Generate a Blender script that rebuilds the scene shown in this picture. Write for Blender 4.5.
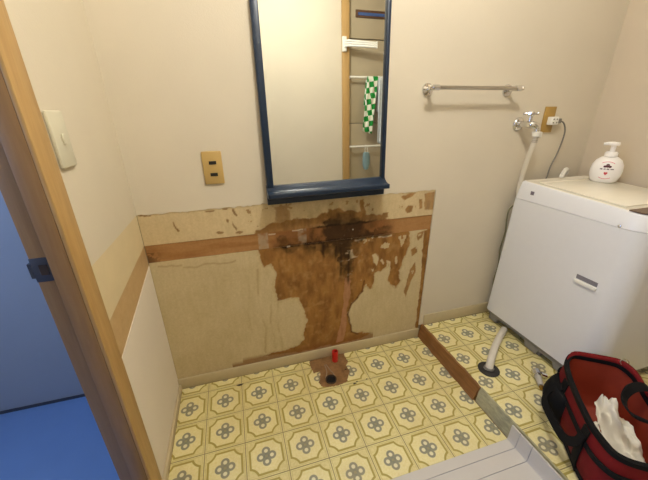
import bpy, bmesh, math, random
import numpy as np
from mathutils import Vector, Matrix

for o in list(bpy.data.objects):
    bpy.data.objects.remove(o, do_unlink=True)
SC = bpy.context.scene
COL = SC.collection
random.seed(4)

# ------------------------------------------------------------------ camera
def rodrigues(r):
    r = np.array(r); t = np.linalg.norm(r); k = r / t
    K = np.array([[0, -k[2], k[1]], [k[2], 0, -k[0]], [-k[1], k[0], 0]])
    return np.eye(3) + math.sin(t) * K + (1 - math.cos(t)) * K @ K
RW = rodrigues((-0.385512, 0.066031, -0.279635))
right, fwd, up = RW[:, 0], RW[:, 1], RW[:, 2]
cam_d = bpy.data.cameras.new('camera')
cam_d.sensor_width = 36.0
cam_d.lens = 309.757 * 36.0 / 648.0
cam_d.clip_start = 0.02
cam = bpy.data.objects.new('camera', cam_d)
COL.objects.link(cam)
cam.matrix_world = Matrix([[right[i], up[i], -fwd[i], (0.3601, -1.2387, 1.1973)[i]] for i in range(3)] + [[0, 0, 0, 1]])
SC.camera = cam

# ------------------------------------------------------------------ world, exposure
W = bpy.data.worlds.new('world'); SC.world = W
W.use_nodes = True
W.node_tree.nodes['Background'].inputs['Color'].default_value = (0.25, 0.42, 0.9, 1)
W.node_tree.nodes['Background'].inputs['Strength'].default_value = 0.3
SC.view_settings.view_transform = 'Standard'
SC.view_settings.look = 'None'
SC.view_settings.gamma = 1.0
SC.view_settings.use_curve_mapping = False
SC.view_settings.exposure = 0.0

# ------------------------------------------------------------------ room lights
def add_light(name, kind, loc, energy, color, size=0.2, rot=(0, 0, 0), size_y=None):
    d = bpy.data.lights.new(name, kind)
    d.energy = energy; d.color = color
    if kind == 'AREA':
        d.size = size
        if size_y:
            d.shape = 'RECTANGLE'; d.size_y = size_y
    else:
        d.shadow_soft_size = size
    o = bpy.data.objects.new(name, d); COL.objects.link(o)
    o.location = loc; o.rotation_euler = rot
    return o
LAMP = (0.82, -0.80, 2.18)
add_light('ceiling_lamp_light', 'POINT', LAMP, 37.0, (1.0, 0.965, 0.88), 0.07)
# unseen source added for the blue light of the hall (left)
add_light('added_hall_light', 'AREA', (-1.28, -0.75, 1.45), 17.0, (0.40, 0.58, 1.0), 1.0, (0, math.radians(-90), 0), 0.9)

# ------------------------------------------------------------------ helpers
def srgb(c):
    return tuple(((v / 255) / 12.92 if v / 255 <= 0.04045 else ((v / 255 + 0.055) / 1.055) ** 2.4) for v in c) + (1.0,)

class NT:
    def __init__(self, name, rough=0.6, spec=0.5, metal=0.0):
        self.m = bpy.data.materials.new(name); self.m.use_nodes = True
        self.t = self.m.node_tree
        self.b = self.t.nodes['Principled BSDF']
        self.b.inputs['Roughness'].default_value = rough
        self.b.inputs['Metallic'].default_value = metal
        self.b.inputs['Specular IOR Level'].default_value = spec
    def n(self, typ, **kw):
        nd = self.t.nodes.new(typ)
        for k, v in kw.items(): setattr(nd, k, v)
        return nd
    def l(self, a, b): self.t.links.new(a, b)
    def put(self, sock, v):
        if hasattr(v, 'is_linked') or isinstance(v, bpy.types.NodeSocket): self.l(v, sock)
        else: sock.default_value = v
    def math(self, op, a, b=None, c=None, clamp=False):
        nd = self.n('ShaderNodeMath', operation=op); nd.use_clamp = clamp
        for i, v in enumerate((a, b, c)):
            if v is not None: self.put(nd.inputs[i], v)
        return nd.outputs[0]
    def mix(self, f, a, b):
        nd = self.n('ShaderNodeMix', data_type='RGBA')
        self.put(nd.inputs[0], f); self.put(nd.inputs[6], a); self.put(nd.inputs[7], b)
        return nd.outputs[2]
    def coord(self, which='Object'):
        return self.n('ShaderNodeTexCoord').outputs[which]
    def world(self):
        return self.n('ShaderNodeNewGeometry').outputs['Position']
    def noise(self, vec, scale, detail=3.0, rough=0.5, stretch=None):
        if stretch:
            mp = self.n('ShaderNodeMapping'); self.l(vec, mp.inputs[0]); mp.inputs['Scale'].default_value = stretch
            vec = mp.outputs[0]
        nd = self.n('ShaderNodeTexNoise'); self.l(vec, nd.inputs['Vector'])
        nd.inputs['Scale'].default_value = scale; nd.inputs['Detail'].default_value = detail
        nd.inputs['Roughness'].default_value = rough
        return nd.outputs['Fac']
    def ramp(self, f, lo, hi):
        nd = self.n('ShaderNodeMapRange'); self.l(f, nd.inputs[0])
        nd.inputs[1].default_value = lo; nd.inputs[2].default_value = hi
        return nd.outputs[0]
    def bump(self, h, strength=0.3, dist=0.002):
        nd = self.n('ShaderNodeBump'); self.l(h, nd.inputs['Height'])
        nd.inputs['Strength'].default_value = strength; nd.inputs['Distance'].default_value = dist
        self.l(nd.outputs[0], self.b.inputs['Normal'])
    def col(self, v): self.put(self.b.inputs['Base Color'], v)

def simple(name, c, rough=0.5, spec=0.5, metal=0.0, var=0.06, scale=40.0, bump=0.0, stretch=None):
    """plain colour with a little procedural variation"""
    N = NT(name, rough, spec, metal)
    f = N.noise(N.coord(), scale, 3, 0.5, stretch)
    a = srgb(c); d = tuple(x * (1 - 2 * var) for x in a[:3]) + (1,); e = tuple(min(1, x * (1 + var)) for x in a[:3]) + (1,)
    N.col(N.mix(f, d, e))
    if bump: N.bump(f, bump, 0.001)
    return N.m

def wood(name, c1, c2, stretch=(18, 18, 1.2), rough=0.45, scale=4.0):
    N = NT(name, rough)
    w = N.coord()
    f = N.noise(w, scale, 5, 0.6, stretch)
    g = N.noise(w, scale * 3, 3, 0.5, stretch)
    f = N.math('ADD', N.math('MULTIPLY', f, 0.7), N.math('MULTIPLY', g, 0.3))
    N.col(N.mix(N.ramp(f, 0.3, 0.7), srgb(c1), srgb(c2)))
    N.bump(f, 0.15, 0.001)
    return N.m

# ---- materials
def wallpaper_mat(name, c):
    N = NT(name, 0.8, 0.2)
    w = N.world()
    big = N.noise(w, 3.0, 3, 0.5)
    N.col(N.mix(N.ramp(big, 0.3, 0.7), srgb([v * 0.975 for v in c]), srgb(c)))
    a = N.noise(w, 260.0, 2, 0.5); b = N.noise(w, 90.0, 2, 0.5)
    N.bump(N.math('ADD', a, N.math('MULTIPLY', b, 0.6)), 0.35, 0.0015)
    return N.m
M_WALL = wallpaper_mat('cream_wallpaper', (216, 206, 187))
M_WALL_L = wallpaper_mat('cream_wallpaper_left', (217, 206, 184))
M_CEIL = wallpaper_mat('white_ceiling_paper', (235, 230, 218))
M_PLASTER = simple('wall_core', (150, 135, 110), 0.9)
M_BASE = simple('beige_baseboard', (196, 180, 146), 0.5, var=0.04, scale=25)
M_WOOD = wood('door_frame_wood', (172, 136, 82), (192, 156, 100))
M_WOODD = wood('door_jamb_wood', (142, 108, 70), (158, 124, 84))
M_STEP = wood('brown_step_board', (106, 66, 32), (152, 104, 58), (14, 1.5, 14))
M_WHITE = simple('white_enamel', (226, 226, 228), 0.32, var=0.01)
M_WTOP = simple('warm_lit_lid_plastic', (236, 230, 214), 0.25, var=0.03, scale=9, stretch=(1, 4, 1))  # cream tone puts the lamp's warm light into white plastic
M_GREY = simple('grey_plastic', (132, 128, 122), 0.5, var=0.03)
M_GREYB = simple('shaded_grey_recess', (128, 124, 130), 0.6)
M_DGREY = simple('dark_grey_plastic', (70, 70, 76), 0.5, var=0.03)
M_BROWNLID = simple('smoked_brown_lid', (92, 68, 52), 0.15, var=0.05)
M_CHROME = simple('chrome', (225, 225, 225), 0.12, metal=1.0, var=0.02)
M_STEEL = simple('brushed_steel', (190, 184, 174), 0.28, metal=1.0, var=0.05)
M_OUT = simple('yellowed_plate', (190, 160, 98), 0.4, var=0.03)
M_OUT2 = simple('brass_brown_plate', (172, 138, 70), 0.35, var=0.05)
M_BLACK = simple('black_plastic', (14, 13, 13), 0.5)
M_SOCK = simple('socket_slot_dark', (30, 26, 24), 0.5)
M_SWITCH = simple('switch_plate_white', (214, 208, 184), 0.4, var=0.02)
M_WPLAS = simple('white_plastic', (236, 234, 226), 0.35, var=0.02)
M_HOSE = simple('cream_hose', (224, 216, 200), 0.5, var=0.03)
M_CORD = simple('grey_cord', (120, 116, 108), 0.5)
M_BLUE = simple('navy_lacquer', (18, 38, 62), 0.38, var=0.06, scale=20)
M_RED = simple('red_pipe', (200, 36, 28), 0.35, var=0.03)
M_PIPE = simple('dark_pipe_wall', (60, 46, 36), 0.6)
M_HOLE = simple('pipe_dark_inside', (8, 6, 5), 0.9)
M_SUB = wood('damp_subfloor', (104, 74, 44), (158, 120, 78), (6, 6, 6))
M_BAG = simple('red_canvas', (114, 20, 23), 0.75, spec=0.2, var=0.12, scale=60, bump=0.3)
M_LINING = simple('rust_red_lining', (158, 64, 44), 0.6, spec=0.25, var=0.15, scale=18, bump=0.6)
M_WEB = simple('black_webbing', (16, 16, 18), 0.8, spec=0.2, var=0.2, scale=200, bump=0.3)
M_SHEET = simple('white_polythene', (230, 226, 214), 0.35, var=0.03, scale=20)
M_TRAY = simple('white_panel_plastic', (202, 197, 190), 0.2, var=0.015, scale=12)
M_GROOVE = simple('grey_groove', (160, 160, 170), 0.5)
M_SLEEVE = simple('dull_steel_sleeve', (196, 192, 184), 0.4, metal=0.4)
M_BRASS = simple('brass_thread', (170, 132, 60), 0.3, metal=1.0)
M_DOORP = simple('taupe_door_panel', (172, 158, 132), 0.45, var=0.03, scale=8)
M_DOORG = simple('door_seam_dark', (72, 62, 50), 0.6)
M_GLASSB = simple('blue_slit_glass', (70, 96, 150), 0.1, var=0.1)
M_DARKW = wood('dark_slit_frame', (72, 46, 28), (98, 66, 42))
M_SPONGE = simple('blue_mitt', (126, 152, 156), 0.9, var=0.12, scale=120, bump=0.4)
M_HALLW = simple('hall_wall_paint', (166, 170, 178), 0.7, var=0.03, scale=4)
M_HALLF = simple('hall_floor_light_tint', (122, 154, 202), 0.55, var=0.05, scale=6)  # blue of the hall light is partly put into the floor colour
M_STRIKE = simple('strike_plate_metal', (92, 94, 102), 0.4, metal=0.6)
M_ROUGHP = simple('old_paste_paper', (218, 200, 160), 0.85, spec=0.2, var=0.04, scale=14)
M_BANDL = wood('faded_bare_strip', (186, 152, 106), (200, 170, 122), (2, 8, 8))
M_LABELR = simple('label_red', (205, 70, 80), 0.5)
M_LABELP = simple('label_pink', (222, 130, 140), 0.5)
M_LABELD = simple('label_dark', (80, 28, 40), 0.5)
M_LABELG = simple('label_grey', (120, 110, 120), 0.5)
M_BOTTLE = simple('white_bottle_plastic', (240, 236, 232), 0.3, var=0.01)

N = NT('mirror_silver', 0.015, 0.5, 1.0)
f = N.noise(N.coord(), 5, 3)
N.col(N.mix(f, (0.84, 0.86, 0.80, 1), (0.88, 0.89, 0.85, 1))); M_MIRROR = N.m

N = NT('lamp_glass', 0.4)
N.col(N.mix(N.noise(N.coord(), 5), (0.9, 0.88, 0.8, 1), (0.95, 0.93, 0.88, 1)))
N.b.inputs['Emission Color'].default_value = (1.0, 0.965, 0.88, 1); N.b.inputs['Emission Strength'].default_value = 3.0
M_LAMP = N.m
N = NT('added_glow_pane', 0.2)
N.col(N.mix(N.noise(N.coord(), 2), (0.5, 0.6, 0.9, 1), (0.55, 0.65, 0.95, 1)))
N.b.inputs['Emission Color'].default_value = (0.35, 0.55, 1.0, 1); N.b.inputs['Emission Strength'].default_value = 1.5  # glowing pane added to go with the blue hall light
M_PANE = N.m

# green check towel
N = NT('green_check_towel', 0.9, 0.1)
mp = N.n('ShaderNodeMapping'); N.l(N.coord(), mp.inputs[0]); mp.inputs['Rotation'].default_value = (0, 0.15, 0)
ck = N.n('ShaderNodeTexChecker'); N.l(mp.outputs[0], ck.inputs['Vector']); ck.inputs['Scale'].default_value = 22
ck.inputs['Color1'].default_value = srgb((40, 140, 62)); ck.inputs['Color2'].default_value = srgb((232, 232, 218))
N.l(ck.outputs[0], N.b.inputs['Base Color']); M_TOWG = N.m
N = NT('white_waffle_towel', 0.9, 0.1)
wv = N.n('ShaderNodeTexWave'); N.l(N.coord(), wv.inputs['Vector']); wv.inputs['Scale'].default_value = 30; wv.bands_direction = 'Z'
N.col(N.mix(wv.outputs['Fac'], srgb((226, 228, 226)), srgb((170, 184, 200)))); M_TOWW = N.m

# printed vinyl tile: olive scalloped frame, four grey-blue rings, cream ground
def tile_mat(name):
    N = NT(name, 0.38, 0.4)
    c = N.coord()
    sp = N.n('ShaderNodeSeparateXYZ'); N.l(c, sp.inputs[0])
    a = N.math('ABSOLUTE', sp.outputs[0]); b = N.math('ABSOLUTE', sp.outputs[1])
    hi = N.math('MAXIMUM', a, b); lo = N.math('MINIMUM', a, b)
    def dist(x, y, x0, y0):
        dx = N.math('SUBTRACT', x, x0); dy = N.math('SUBTRACT', y, y0)
        return N.math('SQRT', N.math('ADD', N.math('MULTIPLY', dx, dx), N.math('MULTIPLY', dy, dy)))
    def band(v, centre, half, soft=0.0008):
        d = N.math('ABSOLUTE', N.math('SUBTRACT', v, centre))
        return N.ramp(d, half + soft, half - soft)
    sd = N.math('MAXIMUM', N.math('SUBTRACT', hi, 0.0605), N.math('SUBTRACT', 0.0435, dist(a, b, 0.075, 0.075)))
    frame = band(sd, 0.0, 0.0037)
    r = dist(hi, lo, 0.0205, 0.0)
    ring = band(r, 0.0114, 0.0044)
    white = N.ramp(r, 0.0080, 0.0060)
    centre = N.ramp(N.math('ADD', a, b), 0.015, 0.012)
    edge = N.ramp(hi, 0.0732, 0.0740)
    line2 = band(hi, 0.0685, 0.0010)
    inside = N.ramp(sd, -0.002, -0.004)
    w = N.world()
    sc = N.noise(w, 130, 3, 0.6)
    lg = N.noise(w, 5, 3, 0.6)
    ground = N.mix(N.ramp(sc, 0.35, 0.65), srgb((216, 204, 142)), srgb((228, 216, 158)))
    inner = N.mix(N.ramp(sc, 0.35, 0.65), srgb((228, 216, 156)), srgb((236, 226, 174)))
    k = N.mix(inside, ground, inner)
    k = N.mix(N.math('MULTIPLY', line2, 0.4), k, srgb((168, 152, 82)))
    k = N.mix(N.math('MULTIPLY', frame, 0.92), k, srgb((164, 148, 66)))
    k = N.mix(N.math('MULTIPLY', centre, 0.9), k, srgb((140, 138, 110)))
    k = N.mix(N.math('MULTIPLY', ring, 0.92), k, srgb((132, 132, 118)))
    k = N.mix(N.math('MULTIPLY', white, 0.9), k, srgb((228, 222, 188)))
    k = N.mix(N.math('MULTIPLY', edge, 0.75), k, srgb((112, 96, 56)))
    # grime
    k = N.mix(N.math('MULTIPLY', N.ramp(lg, 0.45, 0.75), 0.25), k, srgb((176, 146, 84)))
    N.col(k)
    N.bump(N.math('ADD', sc, N.math('MULTIPLY', frame, -1.5)), 0.12, 0.0008)
    return N.m
M_TILE = tile_mat('printed_vinyl_tile')
M_JOINT = simple('joint_brown', (104, 88, 56), 0.8)

# vertex-coloured worn wall materials
def worn_mat(name, rough=0.85):
    N = NT(name, rough, 0.15)
    at = N.n('ShaderNodeAttribute'); at.attribute_name = 'worn'
    w = N.world()
    f = N.noise(w, 120, 4, 0.6); g = N.noise(w, 18, 4, 0.6, (3, 3, 0.7))
    k = N.mix(N.ramp(f, 0.3, 0.7), (0.88, 0.87, 0.86, 1), (1, 1, 1, 1))
    k2 = N.mix(N.ramp(g, 0.3, 0.7), (0.92, 0.9, 0.88, 1), (1.0, 1.0, 1.0, 1))
    m1 = N.n('ShaderNodeMix', data_type='RGBA', blend_type='MULTIPLY'); m1.inputs[0].default_value = 1
    N.l(at.outputs['Color'], m1.inputs[6]); N.l(k, m1.inputs[7])
    m2 = N.n('ShaderNodeMix', data_type='RGBA', blend_type='MULTIPLY'); m2.inputs[0].default_value = 1
    N.l(m1.outputs[2], m2.inputs[6]); N.l(k2, m2.inputs[7])
    N.col(m2.outputs[2]); N.bump(f, 0.3, 0.001)
    return N.m
M_WORN = worn_mat('stained_wall_board')

# ---- object helpers
def link(name, me, mat, parent=None, smooth=False, **tags):
    o = bpy.data.objects.new(name, me); COL.objects.link(o)
    if mat is not None:
        me.materials.clear(); me.materials.append(mat)
    if smooth:
        for p in me.polygons: p.use_smooth = True
    if parent: o.parent = parent
    for k, v in tags.items(): o[k] = v
    return o

def bm_obj(name, bm, mat, parent=None, smooth=False, auto=None, **tags):
    bmesh.ops.recalc_face_normals(bm, faces=bm.faces)
    me = bpy.data.meshes.new(name); bm.to_mesh(me); bm.free()
    o = link(name, me, mat, parent, smooth, **tags)
    if auto is not None:
        for p in me.polygons: p.use_smooth = True
        me.set_sharp_from_angle(angle=math.radians(auto))
    return o

def empty(name, loc, label, cat, rot=(0, 0, 0), group=None, kind=None):
    o = bpy.data.objects.new(name, None); COL.objects.link(o)
    o.location = loc; o.rotation_euler = rot; o.empty_display_size = 0.05
    o['label'] = label; o['category'] = cat
    if group: o['group'] = group
    if kind: o['kind'] = kind
    return o

def add_box(bm, x0, x1, y0, y1, z0, z1, bevel=0.0, seg=2):
    r = bmesh.ops.create_cube(bm, size=1.0)
    vs = r['verts']
    bmesh.ops.scale(bm, vec=(x1 - x0, y1 - y0, z1 - z0), verts=vs)
    bmesh.ops.translate(bm, vec=((x0 + x1) / 2, (y0 + y1) / 2, (z0 + z1) / 2), verts=vs)
    if bevel:
        es = list({e for v in vs for e in v.link_edges})
        bmesh.ops.bevel(bm, geom=es, offset=bevel, segments=seg, affect='EDGES', profile=0.5)
    return bm

def box(name, x0, x1, y0, y1, z0, z1, mat, parent=None, bevel=0.0, **tags):
    bm = bmesh.new(); add_box(bm, x0, x1, y0, y1, z0, z1, bevel)
    return bm_obj(name, bm, mat, parent, auto=40 if bevel else None, **tags)

def catmull(pts, n=8):
    P = [Vector(p) for p in pts]
    P = [P[0] * 2 - P[1]] + P + [P[-1] * 2 - P[-2]]
    out = []
    for i in range(1, len(P) - 2):
        a, b, c, d = P[i - 1:i + 3]
        for k in range(n):
            t = k / n
            out.append(0.5 * ((2 * b) + (c - a) * t + (2 * a - 5 * b + 4 * c - d) * t * t + (3 * b - a - 3 * c + d) * t ** 3))
    out.append(P[-2]); return out

def add_tube(bm, path, rad, seg=12, cap=True, flat=None, upv=None):
    """rad: number or function(t) ; flat=(w,h) gives a ribbon-like section"""
    n = len(path); rings = []
    ref = Vector(upv) if upv else Vector((0.13, 0.21, 0.97))
    for i, p in enumerate(path):
        p = Vector(p)
        t = (Vector(path[min(i + 1, n - 1)]) - Vector(path[max(i - 1, 0)])).normalized()
        s = t.cross(ref)
        if s.length < 1e-4: s = t.cross(Vector((1, 0, 0)))
        s.normalize(); u = s.cross(t).normalized()
        if not upv: ref = u
        r = rad(i / (n - 1)) if callable(rad) else rad
        w, h = (r, r) if flat is None else flat
        rings.append([bm.verts.new(p + s * w * math.cos(2 * math.pi * k / seg) + u * h * math.sin(2 * math.pi * k / seg)) for k in range(seg)])
    for a, b in zip(rings, rings[1:]):
        for k in range(seg):
            bm.faces.new((a[k], a[(k + 1) % seg], b[(k + 1) % seg], b[k]))
    if cap:
        bm.faces.new(rings[0][::-1]); bm.faces.new(rings[-1])
    return bm

def tube(name, path, rad, mat, parent=None, seg=12, flat=None, upv=None, **tags):
    bm = bmesh.new(); add_tube(bm, path, rad, seg, True, flat, upv)
    return bm_obj(name, bm, mat, parent, auto=50, **tags)

def add_loft(bm, rings, cap0=True, cap1=True):
    R = [[bm.verts.new(p) for p in r] for r in rings]
    n = len(R[0])
    for a, b in zip(R, R[1:]):
        for k in range(n):
            bm.faces.new((a[k], a[(k + 1) % n], b[(k + 1) % n], b[k]))
    if cap0: bm.faces.new(R[0][::-1])
    if cap1: bm.faces.new(R[-1])
    return bm

def lathe_rings(prof, seg=24, sx=1.0, sy=1.0):
    return [[(r * sx * math.cos(2 * math.pi * k / seg), r * sy * math.sin(2 * math.pi * k / seg), z) for k in range(seg)] for r, z in prof]

def lathe(name, prof, mat, parent=None, seg=24, sx=1.0, sy=1.0, mtx=None, **tags):
    bm = bmesh.new(); add_loft(bm, lathe_rings(prof, seg, sx, sy))
    if mtx is not None: bm.transform(mtx)
    return bm_obj(name, bm, mat, parent, auto=45, **tags)

def rrect(x0, x1, y0, y1, radii, n=6):
    """rounded rectangle outline, radii for corners (x0y0, x1y0, x1y1, x0y1)"""
    out = []
    for (cx, cy, a0), r in zip(((x0, y0, 180), (x1, y0, 270), (x1, y1, 0), (x0, y1, 90)), radii):
        ox = cx + (r if cx == x0 else -r); oy = cy + (r if cy == y0 else -r)
        for k in range(n + 1):
            a = math.radians(a0 + 90 * k / n)
            out.append((ox + r * math.cos(a), oy + r * math.sin(a)))
    return out

def slab_poly(name, outer, y_front, thick, mat, parent=None, **tags):
    """polygon in x-z on the back wall, extruded in y"""
    bm = bmesh.new()
    a = [bm.verts.new((x, y_front, z)) for x, z in outer]
    f = bm.faces.new(a)
    r = bmesh.ops.extrude_face_region(bm, geom=[f])
    bmesh.ops.translate(bm, vec=(0, thick, 0), verts=[v for v in r['geom'] if isinstance(v, bmesh.types.BMVert)])
    return bm_obj(name, bm, mat, parent, **tags)

# noise for the stains
RNG = np.random.RandomState(7)
LAT = RNG.rand(256, 256)
def vnoise(x, y):
    xi = np.floor(x).astype(int); yi = np.floor(y).astype(int)
    fx = x - xi; fy = y - yi
    fx = fx * fx * (3 - 2 * fx); fy = fy * fy * (3 - 2 * fy)
    g = lambda i, j: LAT[i % 256, j % 256]
    return (g(xi, yi) * (1 - fx) + g(xi + 1, yi) * fx) * (1 - fy) + (g(xi, yi + 1) * (1 - fx) + g(xi + 1, yi + 1) * fx) * fy
def fbm(x, y, s, o=4, off=0.0):
    t = 0; a = 0.5
    for k in range(o):
        t = t + a * vnoise(x * s + off + 17.3 * k, y * s + off * 1.7 + 9.1 * k); s *= 2; a *= 0.5
    return t / (1 - 0.5 ** o)
def in_poly(X, Z, poly):
    m = np.zeros(X.shape, bool); n = len(poly)
    for i in range(n):
        x0, z0 = poly[i]; x1, z1 = poly[(i + 1) % n]
        if z0 == z1: continue
        c = ((z0 > Z) != (z1 > Z)) & (X < (x1 - x0) * (Z - z0) / (z1 - z0) + x0)
        m ^= c
    return m
def soft_poly(X, Z, poly, warp=0.008, off=0.0, feather=0.004):
    """polygon mask with a ragged, slightly feathered outline"""
    wx = (fbm(X, Z, 38, 4, off) - 0.5) * 2 * warp; wz = (fbm(X, Z, 38, 4, off + 50) - 0.5) * 2 * warp
    acc = 0
    for dx, dz in ((0, 0), (1, 0), (-1, 0), (0, 1), (0, -1)):
        acc = acc + in_poly(X + wx + dx * feather * 0.5, Z + wz + dz * feather * 0.5, poly)
    return acc / 5.0

# ================================================================== SETTING
H = 0.075            # height of the raised floor under the washing machine
XS = 1.285           # face of the step
XR = 2.16            # right wall
YF = -1.62           # wall opposite the mirror
ZC = 2.32

# ---- lower floor
floor = box('floor', -0.0, XS, YF, 0.0, -0.06, -0.0022, M_SUB, kind='structure', label='lower floor of cream vinyl tiles with olive frames and grey rings', category='floor')
floor2 = box('floor', XS + 0.012, XR, YF, 0.0, -0.06, H - 0.0022, M_JOINT, kind='structure', label='raised strip of patterned vinyl floor under the washing machine', category='floor')

TS = 0.15
TILE_CACHE = {}
def tile_mesh(cx, cy, x0, x1, y0, y1):
    key = tuple(round(v, 4) for v in (x0 - cx, x1 - cx, y0 - cy, y1 - cy))
    if key not in TILE_CACHE:
        bm = bmesh.new(); g = 0.0005
        a, b, c, d = key
        add_box(bm, a + g, b - g, c + g, d - g, -0.0021, 0.0)
        top = [e for e in bm.edges if all(v.co.z > -1e-5 for v in e.verts)]
        bmesh.ops.bevel(bm, geom=top, offset=0.0005, segments=1, affect='EDGES')
        bmesh.ops.recalc_face_normals(bm, faces=bm.faces)
        me = bpy.data.meshes.new('tile'); bm.to_mesh(me); bm.free(); me.materials.append(M_TILE)
        TILE_CACHE[key] = me
    return TILE_CACHE[key]

# torn-out patch round the waste pipe (lower floor): polygon in x,y
HOLE = [(0.628, -0.005), (0.815, -0.005), (0.822, -0.07), (0.80, -0.095), (0.806, -0.13), (0.785, -0.165), (0.772, -0.19), (0.738, -0.2),
        (0.70, -0.203), (0.672, -0.196), (0.645, -0.185), (0.636, -0.16), (0.652, -0.135), (0.662, -0.10), (0.655, -0.092), (0.625, -0.098)]
def torn_tile(cx, cy, x0, x1, y0, y1):
    nx = max(2, int((x1 - x0) / 0.003)); ny = max(2, int((y1 - y0) / 0.003)); g = 0.0005
    xs = np.linspace(x0 + g, x1 - g, nx + 1); ys = np.linspace(y0 + g, y1 - g, ny + 1)
    X, Y = np.meshgrid((xs[:-1] + xs[1:]) / 2, (ys[:-1] + ys[1:]) / 2)
    cut = soft_poly(X, Y, HOLE, 0.006, 3.0) > 0.5
    bm = bmesh.new(); V = {}
    def vert(i, j):
        if (i, j) not in V: V[(i, j)] = bm.verts.new((xs[i] - cx, ys[j] - cy, 0.0))
        return V[(i, j)]
    for j in range(ny):
        for i in range(nx):
            if not cut[j, i]:
                bm.faces.new((vert(i, j), vert(i + 1, j), vert(i + 1, j + 1), vert(i, j + 1)))
    if not bm.faces: return None
    r = bmesh.ops.extrude_face_region(bm, geom=list(bm.faces))
    bmesh.ops.translate(bm, vec=(0, 0, -0.0021), verts=[v for v in r['geom'] if isinstance(v, bmesh.types.BMVert)])
    bmesh.ops.recalc_face_normals(bm, faces=bm.faces)
    me = bpy.data.meshes.new('tile'); bm.to_mesh(me); bm.free(); me.materials.append(M_TILE)
    return me

def lay(parent, ox, oy, xa, xb, ya, yb, z, torn=False):
    k0 = math.floor((xa - ox) / TS); k1 = math.ceil((xb - ox) / TS)
    j0 = math.floor((ya - oy) / TS); j1 = math.ceil((yb - oy) / TS)
    for j in range(j0, j1):
        for k in range(k0, k1):
            cx = ox + (k + 0.5) * TS; cy = oy + (j + 0.5) * TS
            x0 = max(xa, cx - TS / 2); x1 = min(xb, cx + TS / 2); y0 = max(ya, cy - TS / 2); y1 = min(yb, cy + TS / 2)
            if x1 - x0 < 0.004 or y1 - y0 < 0.004: continue
            me = None
            if torn and x1 > 0.6 and x0 < 0.84 and y1 > -0.22:
                me = torn_tile(cx, cy, x0, x1, y0, y1)
                if me is None: continue
            if me is None: me = tile_mesh(cx, cy, x0, x1, y0, y1)
            o = bpy.data.objects.new('tile', me); COL.objects.link(o); o.location = (cx, cy, z); o.parent = parent
lay(floor, 0.132, -0.0576, 0.012, XS - 0.008, YF + 0.005, -0.008, 0.0, True)
lay(floor2, 1.412, -0.065, XS + 0.012, XR - 0.002, YF + 0.005, -0.008, H)

# ---- step between the two floors
step = empty('trim_1', (XS, -0.22, 0), 'low step edge between the two floor levels, half bare brown board', 'step', kind='structure')
bm = bmesh.new()   # bare board, leaning a little, worn rounded end
prof = [(1.270, 0.0), (1.283, 0.0), (1.2965, H + 0.004), (1.284, H + 0.005), (1.278, H * 0.55)]
rings = []
for k in range(19):
    t = k / 18; y = -0.004 - t * 0.448
    w = 0.0015 * math.sin(k * 1.9) + 0.001 * math.sin(k * 5.1)
    sh = 0.0 if k < 18 else -0.006
    rings.append([(x + w, y - (0.006 * z / H if k == 18 else 0), z + (sh if z > 0.05 else 0)) for x, z in prof])
add_loft(bm, rings)
o = bm_obj('brown_board', bm, M_STEP, None, auto=35); o.parent = step; o.matrix_parent_inverse = step.matrix_world.inverted()
o.location = (-XS, 0.22, 0); o.matrix_parent_inverse.identity()
N = NT('shaded_vinyl_edge', 0.5)  # floor vinyl on the step face, its shade put into the grey-green
w = N.world(); f = N.noise(w, 30, 4, 0.6, (1, 1, 3)); g = N.noise(w, 9, 2, 0.5)
N.col(N.mix(N.ramp(N.math('ADD', f, N.math('MULTIPLY', g, 0.5)), 0.5, 0.95), srgb((134, 134, 112)), srgb((184, 178, 146)))); M_EDGE = N.m
bm = bmesh.new()
prof = [(1.2795, 0.0), (1.299, 0.0), (1.299, H + 0.0012), (1.292, H + 0.0012), (1.284, H * 0.7)]
add_loft(bm, [[(x - XS, y + 0.22, z) for x, z in prof] for y in (-0.46, -0.7, -1.0, YF + 0.01)])
bm_obj('vinyl_edge', bm, M_EDGE, step)

# ---- back wall
wall_back = box('wall_back', 0.0, XR, 0.006, 0.11, 0.0, ZC, M_PLASTER, kind='structure', label='back wall, cream wallpaper above a stripped and water-stained band', category='wall')
PX1 = 1.272
rnd = random.Random(11)
low = []
x = 0.0
while x < PX1:
    low.append((x, 0.855 + rnd.uniform(-0.0035, 0.003) + (0.004 if 0.44 < x < 0.48 else 0))); x += rnd.uniform(0.006, 0.022)
right_edge = [(PX1 + rnd.uniform(-0.001, 0.0015), z) for z in np.linspace(0.853, H, 22)]
slab_poly('wallpaper', low + [(PX1, 0.854)] + right_edge + [(XR, H), (XR, ZC), (0.0, ZC)], -0.0, 0.0062, M_WALL, wall_back)

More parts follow.
